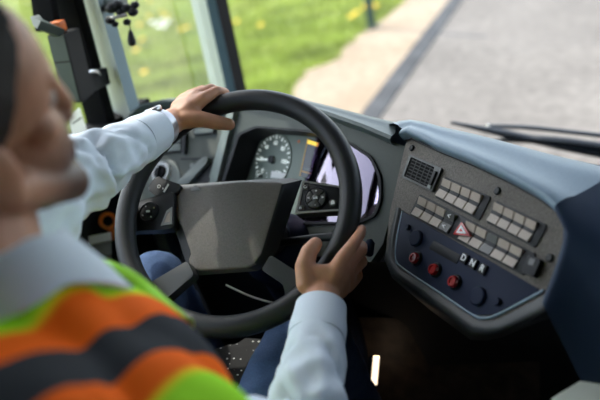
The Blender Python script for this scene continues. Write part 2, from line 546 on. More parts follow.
bm = NB(); wall_bar(bm, 63, -40, 111, 135, .019, -.05, .015)
wall_bar(bm, 47, -30, 55, 30, .011, -.05, .01)
o = obj('rubber_frame', bm, m_rubber, wf)
bm = NB(); box(bm, (LX - .06, -1.0, SILL - .03), (LX + .025, .66, SILL + .004)); obj('sill_rubber', bm, m_rubber, wf)
# quarter base panel beneath the quarter glass
bm = NB(); loft(bm, [[q0 * [1, 1, 0] + [0, 0, z], q1 * [1, 1, 0] + [.02, .02, z]] for z in (0, .62)]); struct('wall_corner', bm, m_cabdark)

# ------------------------------------------------------------------ dashboard
CL = Pl(at(305, 155, 1.50), -27, 33)
CO = Pl(at(475, 205, 1.13), -43, 38)
LF = Pl(at(180, 150, 1.757), -6, 41)
UP = np.array([0, 0, 1.0])

dash = thing('dashboard', 'grey-green wraparound bus dashboard with blue-grey padded top under the windscreen', 'dashboard', (0.1, .55, 0))


def hor(v):
    v = np.array([v[0], v[1], 0.0]); return v / np.linalg.norm(v)


def pad_row(e0, n, sil, h):
    """section of the padded top: panel edge -> rolled lip -> top -> back drop"""
    nh = hor(n)
    d = at(*sil, 1) - CAM
    t = (e0[2] + h - CAM[2]) / d[2]
    p4 = CAM + d * t
    back = p4 - e0; back[2] = 0; L = max(np.linalg.norm(back), .02); bd = back / L
    p = [e0 - n * .02, e0 + n * .004, e0 + n * .014 + UP * .004, e0 + n * .016 + UP * .010, e0 + n * .010 + UP * .018,
         e0 + bd * L * .25 + UP * (h * .62 + .008), e0 + bd * L * .55 + UP * (h * .95), e0 + bd * L * .8 + UP * (h * 1.02), p4,
         p4 + bd * .03 - UP * .008, p4 + bd * .07 - UP * .035, p4 + bd * .10 - UP * .12, p4 + bd * .11 - UP * .3]
    return p


rows = []
st_left = [((124, 150), (118, 142)), ((127, 132), (124, 124)), ((134, 121), (131, 112)), ((146, 112), (145, 104)), ((165, 108), (163, 99)), ((200, 106), (200, 96)), ((228, 106), (228, 95))]
for e, s in st_left:
    rows.append(pad_row(LF.pt(*e), LF.n, s, .018))
st_cl = [((262, 107), (262, 96)), ((300, 112), (300, 100)), ((332, 121), (332, 108)), ((368, 134), (368, 117.5)), ((396, 146), (396, 124))]
for e, s in st_cl:
    rows.append(pad_row(CL.pt(*e), CL.n, s, .018))
bm = NB(); loft(bm, rows); bmesh.ops.recalc_face_normals(bm, faces=bm.faces[:])
pad = obj('dash_top', bm, m_padg, dash)

# cluster fascia with its opening
outer = CL.abs([(236, 107), (300, 110), (368, 132), (404, 146), (409, 150), (384, 244), (372, 262), (214, 246), (207, 222), (213, 192)])
inner = fillet(CL.abs([(224, 182), (240, 134), (258, 126.5), (312, 131), (350, 142), (374, 157), (383, 176), (384, 200), (378, 217), (360, 224), (232, 226)]), .012)
bm = NB(); ring_slab(bm, CL, outer, inner, -.02, .003)
obj('cluster_fascia', bm, m_fascia, dash)
bm = NB()
inn2 = fillet(CL.abs([(227, 182), (242, 136), (259, 128.5), (312, 133), (349, 144), (372, 159), (380.5, 177), (381.5, 200), (376, 215), (360, 222), (234, 224)], -.0), .012)
ring_slab(bm, CL, inner, inn2, -.07, .008)
obj('binnacle_rim', bm, m_blackg, dash)
bm = NB(); slab(bm, CL, fillet(CL.abs([(234, 107), (240.5, 107), (218.5, 196), (210, 196)]), .004), -.03, .016, .003); obj('edge_strip', bm, m_strip, dash)

# left panel
lp = fillet(LF.abs([(150, 112), (238, 105), (213, 195), (206, 225), (138, 225), (120, 195), (123, 132)]), .03)
bm = NB(); slab(bm, LF, lp, -.03, 0, .004); obj('side_panel', bm, m_fascia, dash)
bm = NB(); slab(bm, LF, fillet(LF.abs([(133, 162), (176, 160), (182, 176), (178, 206), (133, 208)]), .02), -.01, .004, .003); obj('lamp_panel', bm, m_trim, dash)
# seam of the panel
bm = NB(); slab(bm, LF, LF.abs([(181, 158.6), (214, 157.8), (214, 159), (181, 159.8)]), -.01, .0015); obj('panel_seam', bm, m_black, dash)
# pull handle and its pocket
bm = NB(); slab(bm, LF, fillet(LF.abs([(196, 181), (209, 161), (214, 166), (214, 178), (208, 184)]), .008), -.01, .0035); obj('handle_pocket', bm, m_black, dash)
bm = NB(); slab(bm, LF, fillet(LF.abs([(180, 184.5), (205, 160), (212, 158), (210, 165), (190, 187)]), .008), 0, .016, .004, 3); obj('pull_handle', bm, m_trim, dash)
# small caps and switches on the left panel
bm = NB(); a, b = LF.ab(192.5, 165.5); lathe(bm, LF.w(a, b, 0), LF.n, LF.u, [(.006, 0), (.006, .002), (.004, .003), (0, .003)], 20); obj('screw_cap', bm, m_trim, dash)


def rocker(px4, pl, parent, mk=m_key, name='rocker_switch', split=True):
    q = pl.abs(px4)
    bm = NB(); slab(bm, pl, fillet(q, .003), -.01, .004, .001); s = obj(name, bm, m_black, parent)
    Q = [np.array(x) for x in q]
    bil = lambda s_, t_: tuple((Q[0] * (1 - s_) + Q[1] * s_) * (1 - t_) + (Q[3] * (1 - s_) + Q[2] * s_) * t_)
    for (t0, t1) in ((.08, .46), (.54, .92)):
        bm = NB(); slab(bm, pl, [bil(.08, t0), bil(.92, t0), bil(.92, t1), bil(.08, t1)], .002, .007, .001); obj('key', bm, mk, s)
    return s


rocker([(163, 137), (183, 134.5), (184, 152), (163, 154)], LF, dash, m_trim)
rocker([(194, 124), (217, 122), (216, 134), (194, 136)], LF, dash, m_trim)
bm = NB(); slab(bm, LF, fillet(LF.abs([(184, 133), (188, 133), (187, 154), (183.5, 154)]), .002), 0, .009, .002); obj('switch_guard', bm, m_black, dash)
# rotary light switch
lx = LF.pt(163, 173.5)
bm = NB(); lathe(bm, lx, LF.n, LF.u, [(.027, .0), (.027, .008), (.025, .012), (.019, .012), (.018, .008), (.018, .003), (0, .003)], 40)
rs = obj('rotary_switch', bm, m_white, dash, label='white ringed rotary light switch')
bm = NB(); lathe(bm, lx, LF.n, LF.u, [(.016, .003), (.015, .016), (.013, .018), (0, .018)], 32); slab(bm, Pl(lx, -6, 41), fillet(rect(-.004, -.015, .004, .015), .003), .015, .026, .002); obj('knob', bm, m_black, rs)
bm = NB(); slab(bm, Pl(lx, -6, 41), rect(-.0012, .006, .0012, .014), .025, .0268); obj('pointer_mark', bm, m_white, rs)

# --- the console body around the driver's right hand: rolled lip, padded top and right flank
top_st = [((406, 141), (396, 124)), ((413, 139), (410, 121)), ((440, 152), (440, 128.6)), ((475, 166), (475, 136.5)), ((509, 182), (509, 145.5)), ((535, 196), (540, 155)), ((552, 207), (572, 164)), ((562, 217), (612, 175))]
rows = []
for e, s in top_st:
    e0 = CO.pt(*e) + CO.n * 0
    rows.append(pad_row(e0, CO.n, s, .022))
bm = NB(); loft(bm, rows); bmesh.ops.recalc_face_normals(bm, faces=bm.faces[:])
bmesh.ops.subdivide_edges(bm, edges=bm.edges[:], cuts=1, smooth=.6, use_grid_fill=True)
obj('console_top', bm, m_pad, dash)
rows = [rows[-1]]
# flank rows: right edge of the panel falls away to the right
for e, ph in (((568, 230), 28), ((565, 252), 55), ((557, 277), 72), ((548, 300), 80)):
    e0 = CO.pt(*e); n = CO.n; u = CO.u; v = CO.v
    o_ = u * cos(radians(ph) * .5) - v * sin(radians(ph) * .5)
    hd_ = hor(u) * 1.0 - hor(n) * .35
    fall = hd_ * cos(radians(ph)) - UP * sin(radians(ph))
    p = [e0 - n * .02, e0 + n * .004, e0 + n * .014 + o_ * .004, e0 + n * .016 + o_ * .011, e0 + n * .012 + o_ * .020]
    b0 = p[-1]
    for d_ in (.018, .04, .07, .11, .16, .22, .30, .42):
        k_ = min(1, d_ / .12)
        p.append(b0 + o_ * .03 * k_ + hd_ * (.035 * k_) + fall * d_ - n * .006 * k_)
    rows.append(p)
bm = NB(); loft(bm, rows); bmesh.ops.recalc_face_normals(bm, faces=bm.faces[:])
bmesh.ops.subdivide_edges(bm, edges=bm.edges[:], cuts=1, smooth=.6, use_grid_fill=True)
obj('console_flank', bm, m_flank_shade, dash)
# under side of the whole dash: dark skirt down to the floor
top = [LF.pt(124, 160, -.03), LF.pt(122, 195, -.03), LF.pt(140, 224, -.02), CL.pt(212, 240, -.02), CL.pt(300, 252, -.02), CL.pt(374, 262, -.02), CO.pt(388, 262, -.02), CO.pt(430, 292, -.02), CO.pt(478, 322, -.02), CO.pt(500, 321, -.02), CO.pt(548, 296, -.02), CO.pt(610, 330, -.10), CO.pt(700, 390, -.16)]
r1 = [p + np.array([-.0, .05, -.03]) for p in top]
r2 = [np.array([p[0] - .02, p[1] + .16, p[2] - .12]) for p in top]
r3 = [np.array([p[0] - .02, max(p[1] + .22, .3), .30]) for p in top]
r4 = [np.array([p[0], max(p[1] + .26, .36), 0.0]) for p in top]
bm = NB(); loft(bm, [top, r1, r2, r3, r4]); bmesh.ops.recalc_face_normals(bm, faces=bm.faces[:]); obj('lower_skirt', bm, m_dark, dash)

# --- control console (panel with switches)
cons = thing('control_console', 'brown-grey switch panel angled towards the driver, right of the steering wheel', 'control panel', CO.pt(475, 318, -.02))
co_out = fillet(CO.abs([(407, 141), (413, 139.5), (440, 152), (475, 166), (509, 182), (540, 199), (558, 212), (568, 229), (564, 256), (548, 296), (498, 321), (474, 321), (392, 268), (387, 250), (390, 215)]), .012)
bm = NB(); slab(bm, CO, co_out, -.025, .002, .002); obj('face_panel', bm, m_console, cons)
# thin dark seam rim
bm = NB()
ob = CO.abs([(407, 141), (413, 139.5), (440, 152), (475, 166), (509, 182), (540, 199), (558, 212), (568, 229), (564, 256), (548, 296)])
tube(bm, [CO.w(a, b, .003) for a, b in ob], .0018, 8); obj('panel_seam', bm, m_black, cons)
# round caps
for px, py, r in ((413, 148.6, .0058), (498.6, 191.5, .0062), (551, 258.5, .0062)):
    bm = NB(); a, b = CO.ab(px, py); lathe(bm, CO.w(a, b, .002), CO.n, CO.u, [(r, 0), (r, .002), (r * .75, .0035), (0, .0038)], 24); obj('screw_cap', bm, m_black, cons)
# air vent
vq = CO.abs([(412.5, 155.5), (444.6, 169.5), (435, 193), (404, 178)])
vq = vq if ccw(vq) == vq else vq
c4 = [np.array(x) for x in vq]


def bil(Q, s_, t_):
    return tuple((Q[0] * (1 - s_) + Q[1] * s_) * (1 - t_) + (Q[3] * (1 - s_) + Q[2] * s_) * t_)


bm = NB(); ring_slab(bm, CO, fillet([bil(c4, 0, 0), bil(c4, 1, 0), bil(c4, 1, 1), bil(c4, 0, 1)], .004), fillet([bil(c4, .07, .08), bil(c4, .82, .08), bil(c4, .82, .92), bil(c4, .07, .92)], .003), -.004, .0075)
vent = obj('air_vent', bm, m_keyd, cons)
bm = NB(); slab(bm, CO, [bil(c4, .05, .06), bil(c4, .84, .06), bil(c4, .84, .94), bil(c4, .05, .94)], .0021, .0028); obj('duct_back', bm, m_rubber, vent)
for k in range(6):
    t0 = .15 + k * .135
    bm = NB(); slab(bm, CO, [bil(c4, .07, t0), bil(c4, .82, t0), bil(c4, .82, t0 + .045), bil(c4, .07, t0 + .045)], .003, .0062); obj('slat', bm, m_black, vent)
for s0 in (.22, .37, .52, .67):
    bm = NB(); slab(bm, CO, [bil(c4, s0, .08), bil(c4, s0 + .02, .08), bil(c4, s0 + .02, .92), bil(c4, s0, .92)], .003, .0045); obj('fin', bm, m_black, vent)
bm = NB(); slab(bm, CO, fillet([bil(c4, .87, .2), bil(c4, .94, .2), bil(c4, .94, .8), bil(c4, .87, .8)], .001), .007, .0115, .001); obj('thumb_wheel', bm, m_black, vent)
bm = NB(); slab(bm, CO, fillet([bil(c4, .86, .78), bil(c4, .95, .78), bil(c4, .95, .93), bil(c4, .86, .93)], .001), .007, .010, .001); obj('wheel_mark', bm, m_trim, vent)


def bank(px4, cols, kinds, end=.06):
    Q = [np.array(x) for x in CO.abs(px4)]
    bm = NB(); slab(bm, CO, fillet([bil(Q, -.025, -.07), bil(Q, 1.02, -.07), bil(Q, 1.02, 1.08), bil(Q, -.025, 1.08)], .004), 0, .0045, .0015)
    obj('switch_frame', bm, m_black, cons)
    n = cols
    for k in range(n):
        if kinds[k] == 'x': continue
        s0, s1 = (k + .03) / n * (1 - end), (k + .97) / n * (1 - end)
        mk = {'k': m_key, 'd': m_keyd, 'b': m_blackg}[kinds[k]]
        bm = NB(); slab(bm, CO, [bil(Q, s0, 0), bil(Q, s1, 0), bil(Q, s1, 1), bil(Q, s0, 1)], .003, .0062, .0008)
        s = obj('rocker_switch', bm, m_black, cons)
        if kinds[k] != 'k': s['label'] = 'dark grey rocker switch'
        for (t0, t1, h0, h1) in ((.03, .40, .0105, .007), (.58, .97, .007, .0095)):
            bm = NB(); q = [bil(Q, s0, t0), bil(Q, s1, t0), bil(Q, s1, t1), bil(Q, s0, t1)]
            T = [CO.w(*q[0], h0), CO.w(*q[1], h0), CO.w(*q[2], h1), CO.w(*q[3], h1)]
            B = [CO.w(*x, .005) for x in q]
            tv = [bm.verts.new(x) for x in T]; bv = [bm.verts.new(x) for x in B]
            f = bm.faces.new(tv); bm.faces.new(bv[::-1])
            for i in range(4): bm.faces.new((tv[i], bv[i], bv[(i + 1) % 4], tv[(i + 1) % 4]))
            bmesh.ops.recalc_face_normals(bm, faces=bm.faces[:])
            bmesh.ops.bevel(bm, geom=list(f.edges), offset=.0007, segments=2, affect='EDGES')
            ko = obj('key', bm, mk, s)
        if kinds[k] == 'd' and k < 5:
            bm = NB(); cx = (s0 + s1) / 2
            for t in (.22, .77):
                a, b = bil(Q, cx, t); text_mesh(bm, '<', CO, a, b, .0105, .012, depth=.0003)
            obj('switch_symbol', bm, m_white, s)
    return Q


bank([(447, 179), (491, 198.5), (480.5, 219), (438, 197)], 4, 'kkkk', .10)
bank([(498.5, 203), (547, 226.5), (536.5, 246.5), (489.5, 222)], 4, 'kkkk', .10)
Q3 = bank([(423, 197), (534.5, 254.5), (523.5, 273.5), (414, 215.5)], 10, 'kkkdxkkdkk', .05)
# black rocker at the end of the long bank
bm = NB(); slab(bm, CO, fillet(CO.abs([(533, 256.5), (546, 261.5), (538.5, 279), (526, 274.5)]), .003), 0, .012, .003, 3); es = obj('rocker_switch', bm, m_blackg, cons, label='black rocker switch at the end of the long bank')
bm = NB(); slab(bm, CO, fillet(CO.abs([(536, 260), (541, 262), (538.5, 268), (533, 266)]), .001), .011, .0128); obj('switch_symbol', bm, m_keyd, es)
# hazard button
hz = CO.abs([(467, 223.5), (475.5, 238), (458, 236.5)])
bm = NB(); cen = np.mean([np.array(x) for x in hz], 0)
slab(bm, CO, fillet([tuple(cen + (np.array(x) - cen) * 1.0) for x in hz], .003), .002, .0125, .0015); hb = obj('hazard_button', bm, m_red, cons, label='red hazard warning button with white triangle')
bm = NB(); slab(bm, CO, fillet([tuple(cen + (np.array(x) - cen) * .60) for x in hz], .001), .0124, .0134); ht = obj('triangle_mark', bm, m_white, hb)
bm = NB(); slab(bm, CO, [tuple(cen + (np.array(x) - cen) * .24) for x in hz], .0133, .0138); obj('inner_mark', bm, m_red, hb)

# dark lower sub panel
sub = fillet(CO.abs([(403, 211), (398, 235), (396.5, 256), (401, 266), (476, 315.5), (494, 315.5), (543, 291)]), .010)
bm = NB(); slab(bm, CO, sub, 0, .0045, .001); obj('button_panel', bm, m_navy, cons)
lipo = fillet(CO.abs([(399, 207), (401, 206), (394, 236), (391.5, 258), (397, 269), (474, 320), (497, 320), (547, 294), (545, 290)]), .006)
bm = NB()
edge = [(403, 211), (398, 235), (396, 257), (401.5, 267), (438, 291.5), (474, 315.5), (484, 318), (495, 316), (520, 303.5), (544, 290.5)]
tube(bm, smooth_path([CO.pt(x, y, .003) for x, y in edge], 6), .0024, 10); obj('bezel', bm, m_pad, cons)
# rolled left and lower lip around the sub panel
rows = []
for (x, y), (ox, oy) in (((401, 208), (-5.5, -1)), ((396, 235), (-7, -1)), ((393.5, 258), (-8, 1)), ((399, 269), (-6, 7)), ((438, 294), (-6, 13)), ((474, 319), (-3, 16)), ((486, 321), (1, 15)), ((497, 320), (5, 13)), ((522, 307), (8, 14)), ((546, 294), (10, 16))):
    e0 = CO.pt(x, y, .004); e1 = CO.pt(x + ox * .6, y + oy * .6, .006); e2 = CO.pt(x + ox, y + oy, -.004); e3 = CO.pt(x + ox * 1.15, y + oy * 1.3, -.045)
    rows.append(smooth_path([e0, e1, e2, e3], 5))
bm = NB(); loft(bm, rows); bmesh.ops.recalc_face_normals(bm, faces=bm.faces[:]); obj('lower_lip', bm, m_spoke, cons)


def round_btn(px, py, r, h, mat, name, label=None, ring=True):
    a, b = CO.ab(px, py, .004)
    bm = NB()
    if ring:
        lathe(bm, CO.w(a, b, .004), CO.n, CO.u, [(r * 1.25, 0), (r * 1.25, .003), (r * 1.1, .0045), (r * .98, .0045), (r * .98, 0)], 32)
        s = obj(name, bm, m_blackg, cons, label=label)
        bm = NB(); lathe(bm, CO.w(a, b, .004), CO.n, CO.u, [(r * .96, 0), (r * .96, h * .8), (r * .8, h), (r * .55, h), (r * .5, h * .8), (0, h * .8)], 32); obj('button_cap', bm, mat, s)
    else:
        lathe(bm, CO.w(a, b, .004), CO.n, CO.u, [(r, 0), (r, h * .7), (r * .85, h), (0, h)], 32)
        s = obj(name, bm, mat, cons, label=label)
    return s


for px, py in ((417, 259), (436.3, 270.3), (456, 282.5)):
    s = round_btn(px, py, .0098, .011, m_redd, 'push_button', 'round red push button')
    a, b = CO.ab(px, py, .014)
    bm = NB(); text_mesh(bm, 'P', CO, a, b, .0131, .009, depth=.0002); obj('button_symbol', bm, M('dull_red_print', (.12, .006, .006), .5) if 'dull_red_print' not in bpy.data.materials else bpy.data.materials['dull_red_print'], s)
round_btn(416.8, 238.5, .0145, .006, m_navy, 'blank_knob', None, False)
round_btn(408.8, 227.5, .0050, .006, m_navy, 'blank_knob', None, False)
round_btn(479, 296.5, .0145, .006, m_navy, 'blank_knob', None, False)
round_btn(498.5, 302, .0060, .006, m_navy, 'blank_knob', None, False)
bm = NB(); slab(bm, CO, fillet(CO.abs([(436, 241), (463, 256), (458.5, 265), (431, 249.5)]), .002), .003, .0055, .0008); obj('status_display', bm, m_blackg, cons)
for ch, px, py in (('D', 465.6, 259), ('N', 474.6, 264.2), ('R', 484, 269.6)):
    a, b = CO.ab(px, py, .004)
    bm = NB(); slab(bm, CO, fillet(rect(a - .0066, b - .0078, a + .0066, b + .0078), .001), .003, .009, .001); s = obj('gear_button', bm, m_blackg, cons, label='black gear button lettered ' + ch)
    bm = NB(); text_mesh(bm, ch, CO, a, b + .0005, .0092, .0145); obj('letter', bm, m_white, s)

# --- instrument cluster, sunk behind the opening
CR = -.055
clus = thing('instrument_cluster', 'instrument cluster with dials and yellow-lit display behind the steering wheel', 'instrument cluster', CL.pt(300, 226, CR))
bm = NB(); slab(bm, CL, fillet(CL.abs([(222, 182), (236, 130), (258, 122), (314, 126), (352, 138), (380, 155), (390, 176), (392, 205), (384, 224), (365, 232), (228, 232)], CR), .012), CR - .02, CR); obj('dial_board', bm, m_dial, clus)


def dial(px, py, r, a0, a1, n, name, label, needle, nlen, nums, back=m_dial, col=m_dialprint):
    a, b = CL.ab(px, py, CR)
    bm = NB(); lathe(bm, CL.w(a, b, CR), CL.n, CL.u, [(r * 1.06, 0), (r * 1.06, .002), (r, .002), (0, .0018)], 48); d = obj(name, bm, back, clus, label=label)
    bm = NB()
    for k in range(n + 1):
        th = radians(a0 + (a1 - a0) * k / n); big = k % 2 == 0
        r0, r1, w = (r * (.84 if big else .90)), r * .99, r * (.030 if big else .02)
        c, s = cos(th), sin(th)
        slab(bm, CL, [(a + r0 * c - w * s, b + r0 * s + w * c), (a + r1 * c - w * s, b + r1 * s + w * c), (a + r1 * c + w * s, b + r1 * s - w * c), (a + r0 * c + w * s, b + r0 * s - w * c)], CR + .0019, CR + .0026)
    for k, t in nums:
        th = radians(a0 + (a1 - a0) * k / n)
        text_mesh(bm, t, CL, a + r * .68 * cos(th), b + r * .68 * sin(th), CR + .0022, r * .24, depth=.0002)
    obj('scale_marks', bm, col, d)
    th = radians(needle); c, s = cos(th), sin(th); w = r * .055
    bm = NB(); slab(bm, CL, [(a - w * s - .15 * r * c, b + w * c - .15 * r * s), (a + nlen * c - w * .5 * s, b + nlen * s + w * .5 * c), (a + nlen * c + w * .5 * s, b + nlen * s - w * .5 * c), (a + w * s - .15 * r * c, b - w * c - .15 * r * s)], CR + .004, CR + .006, .0004)
    obj('needle', bm, m_needle, d)
    bm = NB(); lathe(bm, CL.w(a, b, CR + .002), CL.n, CL.u, [(r * .16, 0), (r * .15, .007), (0, .008)], 24); obj('needle_cap', bm, m_black, d)
    return d


dial(273, 160, .058, 232, -42, 24, 'speed_dial', 'large speed dial with white needle', 189, .05, [(k * 2, str(k * 10)) for k in range(0, 13, 2)])
dial(262, 176.5, .020, 200, -20, 8, 'small_dial', 'small gauge under the speed dial', 178, .017, [])
dial(371, 180, .050, 215, -35, 20, 'rev_dial', 'right hand dial half lost in a reflection', 60, .038, [(0, '0'), (4, '5'), (8, '10'), (12, '15'), (16, '20'), (20, '25')], m_dialblack)
dial(368, 207, .022, 200, -20, 8, 'small_dial', 'small dark gauge under the right dial', 178, .018, [], m_dialblack)
# white sticker on the board
bm = NB(); slab(bm, CL, fillet(CL.abs([(272.5, 171), (287.5, 174), (284, 179), (271.5, 178)], CR), .001), CR + .0026, CR + .0032); obj('white_field', bm, m_paper, clus)
# warning light
bm = NB(); slab(bm, CL, circ(*CL.ab(299, 141.5, CR), .0032, 14), CR, CR + .001); obj('warning_light', bm, m_orange, clus)
# central display
dq = CL.abs([(308.5, 138.5), (345, 150), (338, 186), (300.5, 176)], CR)
bm = NB(); slab(bm, CL, dq, CR, CR + .003); disp = obj('display_screen', bm, m_screen, clus)
Qd = [np.array(x) for x in dq]
bm = NB(); slab(bm, CL, [bil(Qd, .02, .03), bil(Qd, .98, .03), bil(Qd, .98, .135), bil(Qd, .02, .135)], CR + .003, CR + .0034); obj('title_bar', bm, m_yellow, disp)
bm = NB(); slab(bm, CL, fillet([bil(Qd, .28, .36), bil(Qd, .62, .36), bil(Qd, .62, .70), bil(Qd, .28, .70)], .003), CR + .003, CR + .0034); obj('warning_icon', bm, m_yellow, disp)
bm = NB()
for k in range(3):
    s0 = .36 + .07 * k; slab(bm, CL, [bil(Qd, s0, .44), bil(Qd, s0 + .045, .44), bil(Qd, s0 + .045, .52), bil(Qd, s0, .52)], CR + .0034, CR + .0037)
obj('icon_marks', bm, m_screen, disp)
bm = NB()
for q in ((.0, .0, .02, 1), (.98, 0, 1, 1), (0, .86, 1, .88)):
    slab(bm, CL, [bil(Qd, q[0], q[1]), bil(Qd, q[2], q[1]), bil(Qd, q[2], q[3]), bil(Qd, q[0], q[3])], CR + .003, CR + .0035)
obj('border_line', bm, m_amber, disp)
bm = NB(); slab(bm, CL, [bil(Qd, .1, .76), bil(Qd, .5, .74), bil(Qd, .5, .79), bil(Qd, .1, .81)], CR + .003, CR + .0034); obj('text_line', bm, m_trim, disp)
# cover glass
ga = [q[0] for q in inn2]; gb = [q[1] for q in inn2]
a0g, a1g, b0g, b1g = min(ga), max(ga), min(gb), max(gb)
csag = lambda a: -.012 - .70 * (a1g - .02 - a) ** 2
V = [[CL.w(a, b, csag(a)) for b in np.linspace(b0g, b1g, 14)] for a in np.linspace(a0g, a1g, 40)]
bm = NB(); loft(bm, V); bmesh.ops.recalc_face_normals(bm, faces=bm.faces[:])
bmesh.ops.solidify(bm, geom=bm.faces[:], thickness=.001)
obj('cover_glass', bm, m_glassc, clus)

# ------------------------------------------------------------------ steering wheel
WY, WE = math.degrees(.1), 47.5415
WP = Pl((0, 0, .80), WY, WE)
RM, RT = .2118, .0192
wheel = thing('steering_wheel', 'large black four-spoke steering wheel with grey hub, held by the driver', 'steering wheel', (0, 0, .62))
bm = NB()
NP = 128
tube(bm, [WP.w(RM * cos(2 * pi * k / NP), RM * sin(2 * pi * k / NP)) for k in range(NP)], RT, 20, closed=True)
obj('rim', bm, m_leather, wheel)
HO = -.045        # hub face is sunk below the rim
face = WP.abs([(176, 190), (184, 187), (240, 182.2), (274, 181.5), (283, 184), (262, 255), (255, 264), (246, 268), (200, 271.5), (192, 268), (190, 258), (193, 250), (184, 224), (175, 219)], HO)
base = WP.abs([(171, 189), (180, 185), (240, 180.5), (290, 178), (302, 180), (278, 250), (268, 264), (258, 271), (200, 275.5), (189, 273), (187, 262), (190, 252), (181, 227), (171, 222)], HO - .03)
bm = NB()
slab(bm, WP, face, HO - .03, HO, .005, 3, base)
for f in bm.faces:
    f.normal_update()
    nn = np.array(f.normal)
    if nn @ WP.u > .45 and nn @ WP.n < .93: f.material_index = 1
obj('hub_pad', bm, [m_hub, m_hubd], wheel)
bm = NB(); slab(bm, WP, fillet(WP.abs([(196, 184.5), (201, 190.5), (190, 191)], HO), .003), HO - .002, HO + .0012, .0006); obj('emblem_relief', bm, m_podframe, wheel)
# lobe on the left of the hub
bm = NB(); slab(bm, WP, fillet(WP.abs([(173, 222), (183, 224), (196, 254), (191, 266), (186, 262), (181, 246)], HO - .012), .01), HO - .05, HO - .010, .004, 3); obj('hub_side_lobe', bm, m_spoke, wheel)
# column boss behind the hub
bm = NB(); lathe(bm, WP.w(0, 0, HO - .03), -WP.n, WP.u, [(0, 0), (.06, 0), (.062, .03), (.05, .06), (.045, .10), (0, .10)], 40); obj('hub_boss', bm, m_black, wheel)
# left pod with keys
PO = -.035
bm = NB(); slab(bm, WP, fillet(WP.abs([(127, 207), (140, 200.5), (174, 191), (174, 228), (160, 230), (128, 231)], PO), .008), PO - .022, PO, .003, 3); lpod = obj('switch_pod', bm, m_pod, wheel)
pa, pb = WP.ab(149, 212, PO)
bm = NB(); lathe(bm, WP.w(pa, pb, PO), WP.n, WP.u, [(.0205, 0), (.0205, .002), (.0185, .0035), (.018, .002), (.008, .002), (.007, .0035), (0, .004)], 36); obj('direction_pad', bm, m_blackg, lpod)
bm = NB()
for k in range(4):
    th = pi / 4 + k * pi / 2 - .2
    slab(bm, WP, circ(pa + .013 * cos(th), pb + .013 * sin(th), .0014, 10), PO + .002, PO + .0032)
slab(bm, WP, fillet(rect(pa - .004, pb - .002, pa + .004, pb + .002), .001), PO + .0038, PO + .0046)
obj('pad_symbols', bm, m_white, lpod)
bm = NB(); a, b = WP.ab(134, 222, PO); lathe(bm, WP.w(a, b, PO), WP.n, WP.u, [(.006, 0), (.006, .002), (0, .003)], 20); obj('pod_button', bm, m_keyd, lpod)
bm = NB(); a, b = WP.ab(134.5, 221.5, PO + .003); text_mesh(bm, 'c', WP, a, b, PO + .003, .009); obj('button_symbol', bm, m_white, lpod)
bm = NB(); ring_slab(bm, WP, WP.abs([(167, 211), (172.5, 207), (172.5, 224), (161, 226)], PO), WP.abs([(167.5, 214), (170.5, 211.5), (170.5, 222), (164, 223.3)], PO), PO - .002, PO + .002); obj('corner_frame', bm, m_podframe, lpod)
bm = NB(); slab(bm, WP, WP.abs([(167.5, 214), (170.5, 211.5), (170.5, 222), (164, 223.3)], PO), PO - .002, PO + .0008); obj('corner_key', bm, m_key, lpod)
# right pod
rq = WP.abs([(303, 180.5), (343, 186.5), (342, 211), (295, 214)], PO)
rin = WP.abs([(304.5, 182.5), (341, 188), (340, 209.2), (298, 211.8)], PO)
bm = NB(); slab(bm, WP, fillet(rq, .004), PO - .022, PO, .002); rpod = obj('switch_pod', bm, m_pod, wheel)
bm = NB(); ring_slab(bm, WP, fillet(rq, .003), fillet(rin, .003), PO - .004, PO + .0015); obj('pod_frame', bm, m_podframe, rpod)
pa, pb = WP.ab(316.2, 198.5, PO)
bm = NB(); lathe(bm, WP.w(pa, pb, PO), WP.n, WP.u, [(.0215, 0), (.0215, .002), (.0195, .0038), (.019, .002), (.0185, .002)], 40); dp = obj('direction_pad', bm, m_blackg, rpod)
for k in range(4):
    bm = NB(); t0, t1 = radians(45 + 90 * k + 4 - 10), radians(135 + 90 * k - 4 - 10)
    q = [(pa + r_ * cos(t), pb + r_ * sin(t)) for r_, ts in ((.0082, np.linspace(t0, t1, 8)), (.018, np.linspace(t1, t0, 8))) for t in ts]
    slab(bm, WP, q, PO, PO + .0036, .0006); obj('pad_key', bm, m_keyd, dp)
bm = NB(); lathe(bm, WP.w(pa, pb, PO), WP.n, WP.u, [(.0072, 0), (.0072, .0035), (.006, .0044), (0, .0044)], 24); obj('center_key', bm, m_keyd, dp)
bm = NB()
text_mesh(bm, 'ok', WP, pa, pb, PO + .0046, .008, depth=.0003)
for tx, dx, dy in (('+', 0, .0128), ('-', 0, -.0128), ('<', -.0128, 0), ('>', .0128, 0)):
    text_mesh(bm, tx, WP, pa + dx, pb + dy, PO + .0038, .008, depth=.0003)
obj('pad_symbols', bm, m_white, dp)
for (x, y), s, ch in (((305.5, 187.5), .0055, 'C'), ((301, 208), .006, 'n')):
    a, b = WP.ab(x, y, PO)
    bm = NB(); slab(bm, WP, fillet(rect(a - s, b - s * .8, a + s, b + s * .8), .001), PO - .001, PO + .002, .0006); kb = obj('pod_button', bm, m_keyd, rpod)
    bm = NB(); text_mesh(bm, ch, WP, a, b, PO + .0022, .008, rot=.8 if ch == 'C' else 0); obj('button_symbol', bm, m_white, kb)
a, b = WP.ab(333, 203, PO)
bm = NB(); lathe(bm, WP.w(a, b, PO), WP.n, WP.u, [(.0066, 0), (.0066, .002), (.005, .003), (0, .003)], 20); kb = obj('pod_button', bm, m_keyd, rpod)
bm = NB(); slab(bm, WP, fillet([(a - .003, b - .004), (a + .004, b - .003), (a + .003, b + .003), (a, b + .0045), (a - .003, b + .002)], .001), PO + .002, PO + .0035); obj('button_symbol', bm, m_white, kb)
